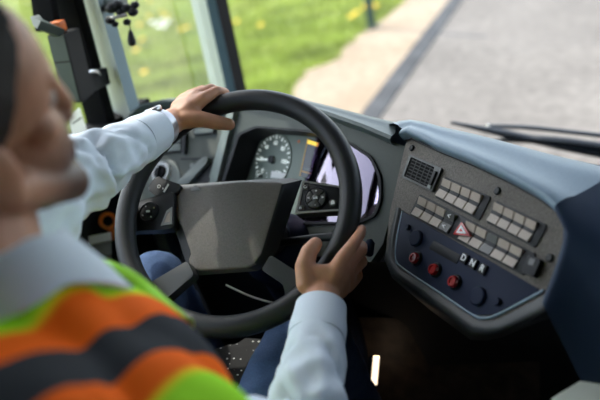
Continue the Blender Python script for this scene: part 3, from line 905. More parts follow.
# spokes
sp1 = fillet(WP.abs([(341, 186), (347, 187), (358, 184), (359, 216), (350, 222), (340, 213)], -.03), .004)
bm = NB(); slab(bm, WP, sp1, -.046, -.020, .004, 3); obj('spoke', bm, m_spoke, wheel)
sp2 = fillet(WP.abs([(136, 204), (130, 206), (126, 214), (126, 232), (130, 234), (136, 230)], -.03), .004)
bm = NB(); slab(bm, WP, sp2, -.046, -.020, .004, 3); obj('spoke', bm, m_spoke, wheel)
sp3 = fillet(WP.abs([(272, 256), (300, 274), (318, 284), (306, 305), (285, 316), (262, 319), (250, 318), (270, 313), (282, 305), (287, 295), (284, 285), (263, 271)], -.02), .006)
bm = NB(); slab(bm, WP, sp3, -.036, -.012, .005, 3); obj('spoke', bm, m_spoke, wheel)
sp4 = fillet(WP.abs([(189, 262), (196, 276), (168, 300), (170, 312), (190, 321), (160, 316), (140, 300), (132, 284), (150, 285)], -.02), .006)
bm = NB(); slab(bm, WP, sp4, -.036, -.012, .005, 3); obj('spoke', bm, m_spoke, wheel)

# steering column with its shroud and stalks
colm = thing('column_cover', 'black steering column cover with stalks behind the wheel hub', 'column cover', (0, .20, 0))
bm = NB()
axis = -WP.n
c0 = WP.w(0, 0, HO - .125)
tube(bm, smooth_path([c0, c0 + axis * .07, c0 + axis * .16 + np.array([0, .02, -.03]), np.array([.0, .30, .30]), np.array([0, .36, .02])], 6), [.05 + .028 * min(1, k / 6) for k in range(25)], 24)
obj('column_shroud', bm, m_navy, colm)
s0 = WP.pt(214, 190, -.075)
tipL = WP.pt(166, 189, -.05)
bm = NB(); tube(bm, [WP.w(-.02, .0, -.15), s0, s0 * .35 + tipL * .65], [.008, .008, .007], 14); stl = obj('control_stalk', bm, m_black, colm)
bm = NB()
ST = Pl(WP.pt(163.5, 188.5, -.05), WY, WE)
slab(bm, ST, fillet([ST.ab(*p) for p in ((150, 191), (159, 178), (172, 183), (184, 187), (180, 196), (158, 198))], .006), -.012, .012, .004, 3); obj('stalk_head', bm, m_black, stl)
bm = NB()
ring_slab(bm, ST, circ(*ST.ab(159, 186.5, .012), .0036, 18), circ(*ST.ab(159, 186.5, .012), .0024, 18), .011, .0128); slab(bm, ST, circ(*ST.ab(163, 188.5, .012), .0016, 12), .011, .0128)
slab(bm, ST, fillet([ST.ab(*p) for p in ((166, 194), (171, 186), (172.2, 187), (167.5, 195))], .001), .010, .0128)
obj('stalk_symbols', bm, m_white, stl)
rt = WP.pt(368, 247, -.06)
bm = NB(); tube(bm, smooth_path([WP.w(.02, -.02, -.15), WP.pt(330, 237, -.08), WP.pt(355, 243, -.065), rt], 5), .0075, 14); sr = obj('control_stalk', bm, m_black, colm)
bm = NB(); tube(bm, [WP.pt(369.5, 240, -.06), WP.pt(370, 243, -.06), WP.pt(368.5, 254, -.06), WP.pt(368, 256, -.06)], [.005, .0085, .0085, .005], 14); obj('stalk_head', bm, m_navy, sr)
bm = NB()
tube(bm, smooth_path([WP.pt(226, 285, -.13), WP.pt(245, 294, -.13), WP.pt(262, 300, -.13), WP.pt(285, 306, -.13)], 6), .0022, 8)  # made-up tube tracing a thin bright arc
obj('pale_arc', bm, m_arc, colm, label='thin pale tube under the column, added for a bright arc')

# ------------------------------------------------------------------ windscreen wipers (outside)
WS = Pl((0, 1.20, .4), n=(0, -1, .0), u=(1, 0, 0))


def wiper(label, blade, arm):
    p0 = WS.pt(*blade[0]); t = thing('windshield_wiper', label, 'wiper', (p0[0], p0[1], p0[2] - .05), 'windscreen wipers parked outside')
    bm = NB(); tube(bm, smooth_path([WS.pt(*p, o) for p, o in zip(blade, [-.0] * 9)], 6), [.006 + .010 * min(1, k / 8) for k in range((len(blade) - 1) * 6 + 1)], 10, flat=.8); obj('blade', bm, m_wiper, t)
    bm = NB(); tube(bm, smooth_path([WS.pt(*p, -.03) for p in arm], 6), .010, 10, flat=.7); obj('arm', bm, m_wiper, t)
    bm = NB(); mid = WS.pt(*arm[0], -.03); tube(bm, [WS.pt(*arm[0], -.035), WS.pt(arm[0][0] + 1, arm[0][1] + 2, 0)], .007, 10); obj('clip', bm, m_silver, t)


wiper('upper windscreen wiper with its tip over the dash pad', [(451, 122.5), (490, 130.5), (535, 140), (575, 149), (625, 158)], [(488, 126), (528, 127.5), (570, 132), (625, 138)])
wiper('lower windscreen wiper half hidden behind the dash pad', [(493, 141), (520, 139.5), (560, 141), (625, 150)], [(576, 166), (590, 167), (605, 170), (630, 176)])

# ------------------------------------------------------------------ things on the side window
hd = LW.pt(60, 70, .05)
wh = thing('grab_rail', 'grey and black window grab rail with orange button on the side window', 'grab rail', LW.pt(75, 115, 0))
bm = NB(); pth = [LW.pt(36, 20, .02), LW.pt(40, 24, .055), LW.pt(61, 34, .06), LW.pt(66, 52, .06), LW.pt(80, 110, .06)]
tube(bm, pth[:3], .014, 4, up=(0, 0, 1)); obj('upper_arm', bm, m_grip, wh)
bm = NB(); A, B = LW.pt(61, 32, .05), LW.pt(77, 98, .05)
sec = lambda p: [p + np.array([.03, -.028, 0]), p + np.array([.03, .030, 0]), p + np.array([-.02, .030, 0]), p + np.array([-.02, -.028, 0])]
V = loft(bm, [sec(A), sec(A * .6 + B * .4), sec(B)], True); bm.faces.new(V[0]); bm.faces.new(V[-1][::-1])
bmesh.ops.recalc_face_normals(bm, faces=bm.faces[:])
for f in bm.faces:
    f.normal_update()
    if f.normal.y < -.5: f.material_index = 1
bmesh.ops.bevel(bm, geom=bm.edges[:], offset=.002, segments=2, affect='EDGES')
obj('grip_bar', bm, [m_black, m_grip], wh)
bm = NB(); c = LW.pt(58.5, 27, .05); box(bm, c - [.014, .013, .012], c + [.014, .013, .014], .004); obj('release_button', bm, m_orange, wh, label='orange release button')
lt = thing('window_latch', 'black latch with a chrome clip beside the pillar', 'latch', LW.pt(92, 92, .02))
bm = NB(); tube(bm, [LW.pt(74, 96, .03), LW.pt(84, 84, .035), LW.pt(103, 76, .03)], [.03, .032, .03], 4, up=(1, 0, 0), flat=.8); obj('latch_body', bm, m_black, lt)
bm = NB(); tube(bm, smooth_path([LW.pt(82, 76, .06), LW.pt(90, 71.5, .062), LW.pt(97, 72, .06), LW.pt(99, 74, .055)], 5), .005, 10); obj('chrome_clip', bm, m_chrome, lt)
bm = NB(); slab(bm, LW, fillet(LW.abs([(74, 116), (85.5, 107), (96, 140), (82, 150)]), .004), -.02, -.018); sk = obj('window_sticker', bm, m_stick, None, False); tag(sk, 'white paper sticker with a grey line on the side window', 'sticker')
ORG[sk.name] = ORG[sk.name]
bm = NB(); slab(bm, LW, LW.abs([(78, 122.5), (87, 116.5), (87.4, 118), (78.4, 124)]), -.0181, -.0176); obj('printed_line', bm, m_keyd, sk)
# cord and pull by the pillar
bp_ = at(115, 15, 1.72)
bc = thing('blind_cord', 'black blind cord clamp with a drop-shaped pull on the pillar', 'blind cord', at(131, 46, 1.72))


def ball(bm, c, r, sx=1, sy=1, sz=1, seg=20):
    Mx = Matrix.Translation(Vector(c)) @ Matrix.Diagonal((sx, sy, sz, 1))
    bmesh.ops.create_uvsphere(bm, u_segments=seg, v_segments=seg // 2 + 2, radius=r, matrix=Mx)


bm = NB()
for x, y, r in ((112, 8, .016), (118, 5, .014), (110, 20, .012), (126, 8, .013), (133, 12, .013), (135, 5, .011), (115, 24, .009), (127, 22, .010), (121, 12, .012)):
    ball(bm, at(x, y, 1.715), r, 1, 1, .8)
tube(bm, [at(104, 8, 1.76), at(112, 10, 1.72), at(135, 9, 1.715)], .008, 10)
obj('clamp', bm, m_black, bc)
bm = NB(); tube(bm, [at(110, 18.5, 1.70), at(127, 15, 1.70)], .004, 10); tube(bm, [at(112, 19, 1.695), at(126, 16, 1.695)], .0022, 8); obj('metal_pin', bm, m_silver, bc)
bm = NB(); tube(bm, [at(137, -14, 1.72), at(137, 0, 1.72), at(136, 8, 1.72)], .0016, 6); tube(bm, [at(129, 20, 1.715), at(130.5, 32, 1.715)], .0014, 6); obj('cord', bm, m_black, bc)
bm = NB(); tube(bm, [at(130.3, 30, 1.715), at(130.6, 33, 1.715), at(131.5, 40, 1.715), at(132.3, 44, 1.715), at(132.6, 46, 1.715)], [.003, .006, .010, .0095, .004], 16); obj('drop_pull', bm, m_black, bc)
bm = NB(); box(bm, at(113, 3, 1.76) - [.015, .02, .012], at(113, 3, 1.76) + [.03, .02, .012], .003); obj('bracket', bm, m_trim, bc)

# orange ring on the side wall, papers in the pocket below it
rp = thing('orange_ring', 'orange plastic ring hanging on the dark side wall left of the wheel', 'ring', LW.pt(107, 240, .0))
RP = Pl(LW.pt(108, 221, .05), n=(.6, -.75, .25), u=(.78, .62, 0)); RP.u = RP.u - RP.n * (RP.u @ RP.n); RP.u /= np.linalg.norm(RP.u); RP.v = np.cross(RP.n, RP.u)
bm = NB(); tube(bm, [RP.w(.018 * cos(2 * pi * k / 32), .018 * sin(2 * pi * k / 32)) for k in range(32)], .0055, 10, closed=True); obj('loop', bm, m_orange, rp)
bm = NB(); tube(bm, [RP.w(0, -.018), RP.w(.002, -.035), RP.w(.0, -.05)], [.008, .010, .008], 10); tube(bm, [RP.w(0, -.03), RP.w(0, -.03, -.06)], .004, 8); obj('stub', bm, m_orange, rp)
pk = thing('paper_stack', 'white papers stacked in the dark door pocket by the wheel', 'papers', LW.pt(101, 256, .03))
for k, (y0, dy) in enumerate(((238, 0), (244.5, 1), (249, 2))):
    bm = NB(); q = Pl(LW.pt(100, y0, .05), n=(.25, -.6, .75), u=(.9, .4, 0)); q.u -= q.n * (q.u @ q.n); q.u /= np.linalg.norm(q.u); q.v = np.cross(q.n, q.u)
    slab(bm, q, rect(-.028, -.012 - .02 * (k > 0), .028, .010), -.003, .002 - .001 * (k > 0)); obj('sheet', bm, m_paper if k == 0 else m_trim, pk)
bm = NB(); c = LW.pt(100, 256, .0); box(bm, (LX, c[1] - .12, c[2] - .12), (LX + .09, c[1] + .12, c[2] - .03), .008); dpk = obj('door_pocket', bm, m_black, None); tag(dpk, 'black storage pocket on the side wall holding the papers', 'pocket')

# pale box in the lower right corner
BX = at(578, 386, .92)
bm = NB()
e0, e1 = at(550.5, 397, .93), at(604, 364.5, .97)
dv = np.array([.10, -.16, -.015])
t0 = [e0, e1, e1 + dv, e0 + dv]
loft(bm, [t0, [p - [0, 0, .22] for p in t0]], True); bm.faces.new([v for v in bm.verts][:4]); bmesh.ops.recalc_face_normals(bm, faces=bm.faces[:])
bmesh.ops.bevel(bm, geom=[e for e in bm.edges if all(v.co.z > BX[2] - .12 for v in e.verts)], offset=.003, segments=2, affect='EDGES')
fb = thing('cash_box', 'pale grey-green box at the lower right, below the console', 'box', np.mean(t0, 0) - [0, 0, .22])
obj('box_body', bm, m_boxpale, fb)
bm = NB(); tb = np.mean(t0, 0)
box(bm, (tb[0] - .05, tb[1] - .05, 0), (tb[0] + .05, tb[1] + .05, tb[2] - .2)); obj('box_stand', bm, m_dark, fb)

# glowing strip added low in the footwell to stand for a bright gap
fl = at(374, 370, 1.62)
glow = thing('footwell_glow', 'small pale glowing strip added low in the dark footwell for a bright gap', 'glow', fl - [0, 0, .06])
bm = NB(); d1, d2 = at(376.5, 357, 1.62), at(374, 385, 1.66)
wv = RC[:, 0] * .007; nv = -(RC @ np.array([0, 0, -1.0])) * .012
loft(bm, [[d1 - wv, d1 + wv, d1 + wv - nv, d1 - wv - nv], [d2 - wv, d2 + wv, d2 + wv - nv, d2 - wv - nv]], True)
obj('lens', bm, m_glow, glow)  # glowing face of the added strip
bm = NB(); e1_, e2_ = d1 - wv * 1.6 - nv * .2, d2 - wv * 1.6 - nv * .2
tube(bm, [e1_, e2_], .006, 4); obj('strip_border', bm, m_black, glow)
# tunnel side panel lit by the added strip
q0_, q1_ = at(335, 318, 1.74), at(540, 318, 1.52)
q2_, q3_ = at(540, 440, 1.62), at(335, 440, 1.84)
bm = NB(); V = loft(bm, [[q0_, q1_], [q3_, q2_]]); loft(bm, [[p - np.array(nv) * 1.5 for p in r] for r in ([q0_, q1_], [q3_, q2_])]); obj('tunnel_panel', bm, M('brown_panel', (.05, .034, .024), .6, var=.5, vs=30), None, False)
tp = bpy.data.objects['tunnel_panel']; tag(tp, 'brown footwell panel faintly lit beside the glowing strip', 'panel')

# ------------------------------------------------------------------ driver seat
seat = thing('driver_seat', 'black driver seat with small white dots on its cushion', 'seat', (.03, -.42, 0))
m_dots = bpy.data.materials.new('dotted_seat_cloth'); m_dots.use_nodes = True
nt = m_dots.node_tree; b = nt.nodes['Principled BSDF']; b.inputs['Roughness'].default_value = .85
tc = nt.nodes.new('ShaderNodeTexCoord'); vo = nt.nodes.new('ShaderNodeTexVoronoi'); vo.inputs['Scale'].default_value = 68; vo.inputs['Randomness'].default_value = .25
rp_ = nt.nodes.new('ShaderNodeValToRGB'); rp_.color_ramp.interpolation = 'CONSTANT'
rp_.color_ramp.elements[0].color = (.8, .8, .8, 1); rp_.color_ramp.elements[1].position = .16; rp_.color_ramp.elements[1].color = (.008, .008, .01, 1)
nt.links.new(tc.outputs['Object'], vo.inputs['Vector']); nt.links.new(vo.outputs['Distance'], rp_.inputs['Fac']); nt.links.new(rp_.outputs['Color'], b.inputs['Base Color'])
bm = NB(); slab(bm, Pl((0, 0, 0), n=(0, 0, 1), u=(1, 0, 0)), fillet([(-.22, -.88), (.26, -.88), (.26, -.34), (.07, .03), (-.12, .03), (-.22, -.22)], .06), .30, .49, .03, 4)
obj('seat_cushion', bm, m_dots, seat)
bm = NB(); bxv = []
box(bm, (-.16, -1.05, .42), (.28, -.93, .98), .05, 4); obj('backrest', bm, m_dots, seat)
bm = NB(); box(bm, (-.15, -.62, .0), (.20, -.2, .31), .03, 3); obj('seat_base', bm, m_black, seat)

# ------------------------------------------------------------------ the driver
PR = np.array([.05, -.42, .43])
person = thing('person', 'driver in an orange and lime reflective vest holding the steering wheel', 'person', PR)


def capsule(bm, p0, r0, p1, r1, seg=14):
    p0, p1 = np.array(p0, float), np.array(p1, float)
    t = p1 - p0; L = np.linalg.norm(t)
    t = t / L; u = perp(t); v = np.cross(t, u)
    prof = []
    for k in range(5): a = pi / 2 * (1 - k / 4); prof.append((r0 * cos(a), -r0 * sin(a)))
    for k in range(1, 5): prof.append((r0 + (r1 - r0) * k / 5, L * k / 5))
    for k in range(5): a = pi / 2 * k / 4; prof.append((r1 * cos(a), L + r1 * sin(a)))
    rings = []
    for r, h in prof:
        if r < 1e-6: rings.append([bm.verts.new(p0 + t * h)])
        else: rings.append([bm.verts.new(p0 + t * h + (u * cos(2 * pi * k / seg) + v * sin(2 * pi * k / seg)) * r) for k in range(seg)])
    for A, B in zip(rings[:-1], rings[1:]):
        for k in range(seg):
            j = (k + 1) % seg
            if len(A) == 1: bm.faces.new((A[0], B[j], B[k])) if len(B) > 1 else None
            elif len(B) == 1: bm.faces.new((A[k], A[j], B[0]))
            else: bm.faces.new((A[k], A[j], B[j], B[k]))


def ellip(bm, c, r, Rm=None, seg=24):
    Mx = Matrix.Translation(Vector(c))
    if Rm is not None: Mx = Mx @ Matrix([[*Rm[i], 0] for i in range(3)] + [[0, 0, 0, 1]])
    Mx = Mx @ Matrix.Diagonal((r[0], r[1], r[2], 1))
    bmesh.ops.create_uvsphere(bm, u_segments=seg, v_segments=seg // 2 + 2, radius=1.0, matrix=Mx)


def fuse(bm, voxel, smooth_it=6, fac=.5):
    """one continuous surface round everything in bm"""
    bmesh.ops.recalc_face_normals(bm, faces=bm.faces[:])
    me = bpy.data.meshes.new('f'); bm.to_mesh(me); bm.free()
    o = bpy.data.objects.new('f', me); COL.objects.link(o)
    md = o.modifiers.new('r', 'REMESH'); md.mode = 'VOXEL'; md.voxel_size = voxel; md.adaptivity = 0
    sm = o.modifiers.new('s', 'SMOOTH'); sm.iterations = smooth_it; sm.factor = fac
    dg = bpy.context.evaluated_depsgraph_get()
    out = bpy.data.meshes.new_from_object(o.evaluated_get(dg))
    bpy.data.objects.remove(o); bpy.data.meshes.remove(me)
    return out


# --- skeleton
HC = np.array([.064, -.544, 1.15])           # head centre (between the ears)
ya, ro, pi_ = radians(20), radians(14), radians(-1)
Rz = np.array([[cos(ya), sin(ya), 0], [-sin(ya), cos(ya), 0], [0, 0, 1]])
Ry = np.array([[cos(ro), 0, sin(ro)], [0, 1, 0], [-sin(ro), 0, cos(ro)]])
pt_ = radians(9)
Rx = np.array([[1, 0, 0], [0, cos(pt_), -sin(pt_)], [0, sin(pt_), cos(pt_)]])
RH = Rz @ Ry @ Rx
hp = lambda x, y, z: HC + RH @ np.array([x, y, z])
NECK = np.array([.085, -.605, 1.03])
SHR, SHL = np.array([.262, -.615, .862]), np.array([-.115, -.55, .94])
ELR, WRR = at(300, 455, .90), None
ELL = at(58, 186, 1.05)

# rim points under the two hands
def rim_near(px, py):
    best = None
    for k in range(720):
        th = 2 * pi * k / 720; p = WP.w(RM * cos(th), RM * sin(th)); c = (p - CAM) @ RC
        x, y = 300 + F * c[0] / -c[2], 200 - F * c[1] / -c[2]
        e = (x - px) ** 2 + (y - py) ** 2
        if best is None or e < best[0]: best = (e, th, -c[2])
    return best[1], best[2]


thL, dL = rim_near(205, 108)
thR, dR = rim_near(338, 256)
# left hand joints (px, py, depth relative to the rim)
JL = dict(wrist=(173, 121, -.030), i=[(203, 99, -.026), (217, 91, -.008), (225, 92.5, .014), (228, 100, .024)], m=[(197, 96, -.008), (211, 89, .016), (219, 92, .034), (220, 101, .040)],
          r=[(190, 96, .010), (203, 90, .034), (211, 95, .050), (211, 104, .053)], p=[(183, 99, .024), (194, 93, .044), (201, 98, .056), (202, 106, .058)],
          t=[(184, 120, -.036), (201, 119, -.038), (217, 122.5, -.030), (229, 124.5, -.024)])
JR = dict(wrist=(323, 297, -.050), i=[(342, 259, -.038), (353.5, 244, -.026), (360, 234, -.010), (361.5, 229, .004)], m=[(348, 262, -.020), (361, 251, -.002), (362, 246, .022), (355, 243, .036)],
          r=[(351, 270, -.004), (362, 262, .018), (360, 256, .040), (352, 253, .050)], p=[(350, 284, .004), (358, 276, .026), (356, 267, .046), (349, 264, .052)],
          t=[(307, 284, -.044), (304, 267, -.038), (309, 252, -.028), (315.5, 244, -.018)])


def hand(bm, J, d, s=1.0):
    w = lambda j: at(j[0], j[1], d + j[2])
    W0 = w(J['wrist'])
    rads = dict(i=(.0125, .0105, .0092, .0082), m=(.0128, .0108, .0094, .0084), r=(.0122, .0100, .0088, .0080), p=(.0110, .0090, .0080, .0072))
    for f in 'imrp':
        q = [w(j) for j in J[f]]
        capsule(bm, W0 * .75 + q[0] * .25, .0165, q[0], rads[f][0])
        for k in range(3): capsule(bm, q[k], rads[f][k], q[k + 1], rads[f][k + 1])
    q = [w(j) for j in J['t']]
    capsule(bm, W0 * .6 + q[0] * .4, .017, q[0], .0175)
    for k, (r0, r1) in enumerate(((.0175, .0152), (.0152, .0140), (.0140, .0118))): capsule(bm, q[k], r0, q[k + 1], r1)
    # palm and the pad of muscle at the thumb root
    K = [w(J[f][0]) for f in 'imrp']
    for f in range(3): capsule(bm, W0 * .4 + K[f] * .6, .0165, W0 * .4 + K[f + 1] * .6, .0165)
    for f in range(3): capsule(bm, W0 * .15 + K[f] * .85, .0140, W0 * .15 + K[f + 1] * .85, .0135)
    for f in range(3): capsule(bm, K[f], .0105, K[f + 1], .0105)
    capsule(bm, W0 * .55 + K[0] * .45, .015, q[1], .0115)
    capsule(bm, W0 * .35 + K[0] * .65, .0135, q[1] * .7 + q[0] * .3, .0125)
    return W0


def body_bm():
    bm = NB()
    # head
    ellip(bm, hp(0, -.012, .055), (.074, .094, .085), RH)
    ellip(bm, hp(0, .035, .045), (.066, .062, .075), RH)        # forehead
    ellip(bm, hp(0, .035, -.035), (.058, .060, .060), RH)       # mid face
    ellip(bm, hp(0, .050, -.075), (.044, .042, .034), RH)       # jaw
    ellip(bm, hp(0, .078, -.092), (.024, .020, .017), RH)       # chin
    for sx in (-1, 1):
        capsule(bm, hp(.060 * sx, .0, -.035), .020, hp(.030 * sx, .068, -.085), .020)
        ellip(bm, hp(.042 * sx, .052, -.006), (.020, .020, .018), RH)   # cheekbone
        capsule(bm, hp(.012 * sx, .090, .034), .010, hp(.044 * sx, .076, .034), .009)  # brow
        ellip(bm, hp(.078 * sx, -.010, -.005), (.008, .019, .032), RH)  # ear
        ellip(bm, hp(.080 * sx, -.020, .012), (.007, .014, .016), RH)
        ellip(bm, hp(.077 * sx, -.004, -.033), (.007, .010, .010), RH)
        ellip(bm, hp(.011 * sx, .098, -.030), (.008, .009, .007), RH)   # nostrils
    capsule(bm, hp(0, .092, .028), .009, hp(0, .102, -.016), .0125)     # nose
    ellip(bm, hp(0, .105, -.021), (.0135, .010, .012), RH)
    capsule(bm, hp(-.018, .086, -.054), .008, hp(.018, .086, -.054), .008)   # lips
    capsule(bm, hp(-.015, .086, -.064), .008, hp(.015, .086, -.064), .008)
    capsule(bm, NECK + [0, -.005, -.03], .064, hp(0, -.015, -.055), .056)
    # torso
    ellip(bm, (.05, -.50, .53), (.165, .12, .11)); ellip(bm, (.05, -.525, .68), (.15, .11, .16)); ellip(bm, (.07, -.60, .83), (.18, .12, .15)); ellip(bm, (.085, -.74, .90), (.17, .13, .11)); ellip(bm, (.085, -.68, .74), (.16, .13, .2))
    capsule(bm, SHL, .05, SHR, .05); capsule(bm, NECK, .055, (SHL + NECK) / 2 + [0, 0, -.01], .05); capsule(bm, NECK, .055, (SHR + NECK) / 2 + [0, 0, -.01], .05)
    # arms
    wl = hand(bm, JL, dL); wr = hand(bm, JR, dR)
    capsule(bm, SHL, .048, ELL, .036); capsule(bm, ELL, .036, wl, .0245)
    capsule(bm, SHR, .048, ELR, .036); capsule(bm, ELR, .036, wr, .0275)
    # legs
    for h, k, a, t in LEGS:
        capsule(bm, h, .075, k, .048); capsule(bm, k, .048, a, .035); capsule(bm, a, .035, t, .028)
    return bm, wl, wr


KNL = at(156, 283, 1.42); KNR = at(308, 322, 1.33)
LEGS = [((-.03, -.47, .50), KNL, (KNL[0] - .02, KNL[1] + .16, .12), (KNL[0] - .03, KNL[1] + .30, .045)),
        ((.13, -.47, .50), KNR, (KNR[0] - .0, KNR[1] + .20, .12), (KNR[0] + .0, KNR[1] + .34, .045))]
bmB, WL, WR = body_bm()
me = fuse(bmB, .0030, 5, .5)
nt = m_skin.node_tree; bs = nt.nodes['Principled BSDF']
# stubble: darker skin in a patch round mouth and jaw (object space, the head's own place)
tc = nt.nodes.new('ShaderNodeTexCoord'); mp = nt.nodes.new('ShaderNodeVectorMath'); mp.operation = 'DISTANCE'
jc = hp(.0, .055, -.085) - PR; mp.inputs[1].default_value = tuple(jc)
nt.links.new(tc.outputs['Object'], mp.inputs[0])
mr = nt.nodes.new('ShaderNodeMapRange'); mr.inputs['From Min'].default_value = .055; mr.inputs['From Max'].default_value = .092; mr.inputs['To Min'].default_value = .9; mr.inputs['To Max'].default_value = 0
nt.links.new(mp.outputs['Value'], mr.inputs['Value'])
mx = nt.nodes.new('ShaderNodeMixRGB'); mx.inputs[2].default_value = (.06, .032, .026, 1)
src = bs.inputs['Base Color'].links[0].from_socket
nt.links.new(mr.outputs[0], mx.inputs[0]); nt.links.new(src, mx.inputs[1]); nt.links.new(mx.outputs[0], bs.inputs['Base Color'])
obj('body', me, m_skin, person)
# eyes
for sx in (-1, 1):
    bm = NB(); ellip(bm, hp(.031 * sx, .072, .012), (.012, .012, .012), RH, 16); e = obj('eye', bm, m_eye, person)
    bm = NB(); ellip(bm, hp(.031 * sx, .0805, .012), (.0065, .0045, .0065), RH, 12); obj('iris', bm, m_hair, e)
# thumb nails are small and turned away; hair
bm = NB()
ellip(bm, hp(0, -.016, .060), (.080, .099, .090), RH, 40); ellip(bm, hp(0, .030, .072), (.068, .062, .060), RH, 40)
me = fuse(bm, .005, 3)
bm = NB(); bm.from_mesh(me)
for pco, pno in ((hp(0, .055, .085), RH @ np.array([0, .85, -.5])),):
    bmesh.ops.bisect_plane(bm, geom=bm.verts[:] + bm.edges[:] + bm.faces[:], plane_co=Vector(pco), plane_no=Vector(pno), clear_outer=True)
dl = []
for f in bm.faces:
    q = RH.T @ (np.array(f.calc_center_median()) - HC)
    if q[1] > .046 + .35 * max(0, q[2] - .06) and q[2] < .125: dl.append(f)          # face
    elif q[1] > -.012 and q[2] < -.012: dl.append(f)                       # below the sideburn
    elif q[2] < -.045: dl.append(f)                                    # nape
bmesh.ops.delete(bm, geom=dl, context='FACES')
for v in bm.verts:
    nz = noise.noise(v.co * 60) * .0015 + noise.noise(v.co * 160) * .0012
    v.co += Vector((v.co - Vector(HC)).normalized()) * nz
obj('hair', bm, m_hair, person)


# --- shirt
def torso_bm(g):
    bm = NB()
    ellip(bm, (.05, -.50, .55), (.175 + g, .13 + g, .12 + g), seg=36); ellip(bm, (.05, -.525, .68), (.165 + g, .125 + g, .17 + g), seg=36); ellip(bm, (.085, -.57, .825), (.172 + g, .125 + g, .165 + g), seg=36); ellip(bm, (.085, -.75, .92), (.20 + g, .155 + g, .13 + g), seg=36); ellip(bm, (.085, -.68, .74), (.175 + g, .155 + g, .22 + g), seg=36); ellip(bm, (.085, -.64, .90), (.20 + g, .13 + g, .085 + g), seg=36)
    capsule(bm, SHL + [.02, 0, -.005], .070 + g, SHR - [.02, 0, .005], .070 + g, 24)
    capsule(bm, NECK + [0, .0, -.02], .062 + g, SHL + [.05, 0, .0], .052 + g, 24); capsule(bm, NECK + [0, .0, -.03], .062 + g, SHR + [-.05, 0, .0], .06 + g, 24)
    return bm


shirt = obj('shirt', fuse(torso_bm(.006), .007, 10), m_shirt, person)


def sleeve(A, B, Cc, rA, rB, rC, seed, amp, name='sleeve', n1=70, seg=72, stop=1.0):
    """cloth tube from shoulder A over elbow B to the wrist Cc with drag folds"""
    pth = smooth_path([np.array(A), A + (B - A) * .5, np.array(B), B + (Cc - B) * .5, np.array(Cc)], n1 // 4)
    n = len(pth); bm = NB(); rings = []; u = None
    for i in range(n):
        t = pth[min(i + 1, n - 1)] - pth[max(i - 1, 0)]; t /= np.linalg.norm(t)
        if u is None: u = perp(t)
        u = u - t * (u @ t); u /= np.linalg.norm(u); v = np.cross(t, u)
        s = i / (n - 1)
        r = rA + (rB - rA) * s * 2 if s < .5 else rB + (rC - rB) * (s - .5) * 2
        ring = []
        fade = min(1, (1 - s) / .12) * (.5 + .8 * math.exp(-((s - .55) / .22) ** 2))
        for k in range(seg):
            a = 2 * pi * k / seg
            ph = s * 30 + 1.5 * sin(a + seed) + 2.0 * noise.noise(Vector((s * 6, cos(a) * 1.2, sin(a) * 1.2 + seed)))
            fold = 1.25 * (abs(sin(ph * .5)) ** .6 - .6) * (.55 + .9 * noise.noise(Vector((s * 7 + seed, cos(a) * 1.6, sin(a) * 1.6))))
            fold += .5 * noise.noise(Vector((s * 14, cos(a) * 2.5 + seed, sin(a) * 2.5)))
            rr = r + amp * fold * fade
            ring.append(bm.verts.new(pth[i] + (u * cos(a) + v * sin(a)) * rr))
        rings.append(ring)
    for P_, Q_ in zip(rings[:-1], rings[1:]):
        for k in range(seg):
            j = (k + 1) % seg; bm.faces.new((P_[k], P_[j], Q_[j], Q_[k]))
    bmesh.ops.recalc_face_normals(bm, faces=bm.faces[:])
    return obj(name, bm, m_shirt, shirt)


def cuff(P0, P1, r0, r1):
    t = P1 - P0; L = np.linalg.norm(t); t = t / L; u = perp(t); v = np.cross(t, u)
    bm = NB(); rings = []
    for r, h in ((r0 - .004, -.002), (r0, 0), (r0 + .0006, L * .3), (r1 + .001, L * .7), (r1, L), (r1 - .0015, L + .0012), (r1 - .003, L), (r0 - .005, L * .3)):
        rings.append([P0 + t * h + (u * cos(2 * pi * k / 56) + v * sin(2 * pi * k / 56)) * (r + .0009 * sin(3 * 2 * pi * k / 56)) for k in range(56)])
    loft(bm, rings, True); bmesh.ops.recalc_face_normals(bm, faces=bm.faces[:])
    c = obj('cuff', bm, m_shirt, shirt)
    return c


dLn = (WL - ELL) / np.linalg.norm(WL - ELL); dRn = (WR - ELR) / np.linalg.norm(WR - ELR)
cL0, cL1 = WL - dLn * .122, WL - dLn * .060
cR0, cR1 = WR - dRn * .090, WR - dRn * .026
sleeve(SHL + [.05, 0, 0], ELL, cL0 + dLn * .006, .068, .057, .040, 1.3, .020)
sleeve(SHR - [.05, 0, 0], ELR, cR0 + dRn * .006, .068, .058, .041, 4.1, .016)
cuff(cL0, cL1, .0415, .0385)
cuff(cR0, cR1, .0425, .0395)
# collar: folded leaf round the neck
bm = NB(); rows = []
for k in range(61):
    t = -1 + 2 * k / 60; an = t * radians(158)           # 0 = nape
    dx, dy = sin(an), -cos(an); f = max(0, (abs(t) - .55) / .45)
    cx, cy = NECK[0] + .003, NECK[1] + .012
    rt_, rb_ = .066 + .004 * f, .088 + .045 * f ** 1.5
    zt = 1.078 - .035 * f; zb = 1.034 - .098 * f ** 1.4
    inn = np.array([cx + dx * (rt_ - .004), cy + dy * (rt_ - .004) * 1.02, zt - .035])
    topi = np.array([cx + dx * rt_, cy + dy * rt_ * 1.02, zt])
    topo = np.array([cx + dx * (rt_ + .006), cy + dy * (rt_ + .006) * 1.02, zt + .002])
    mid = np.array([cx + dx * (rt_ * .4 + rb_ * .6), cy + dy * (rt_ * .4 + rb_ * .6), zt * .5 + zb * .5 + .004])
    out = np.array([cx + dx * rb_, cy + dy * rb_, zb])
    und = np.array([cx + dx * (rb_ - .004), cy + dy * (rb_ - .004), zb - .002])
    rows.append([inn, topi, topo, mid, out, und])
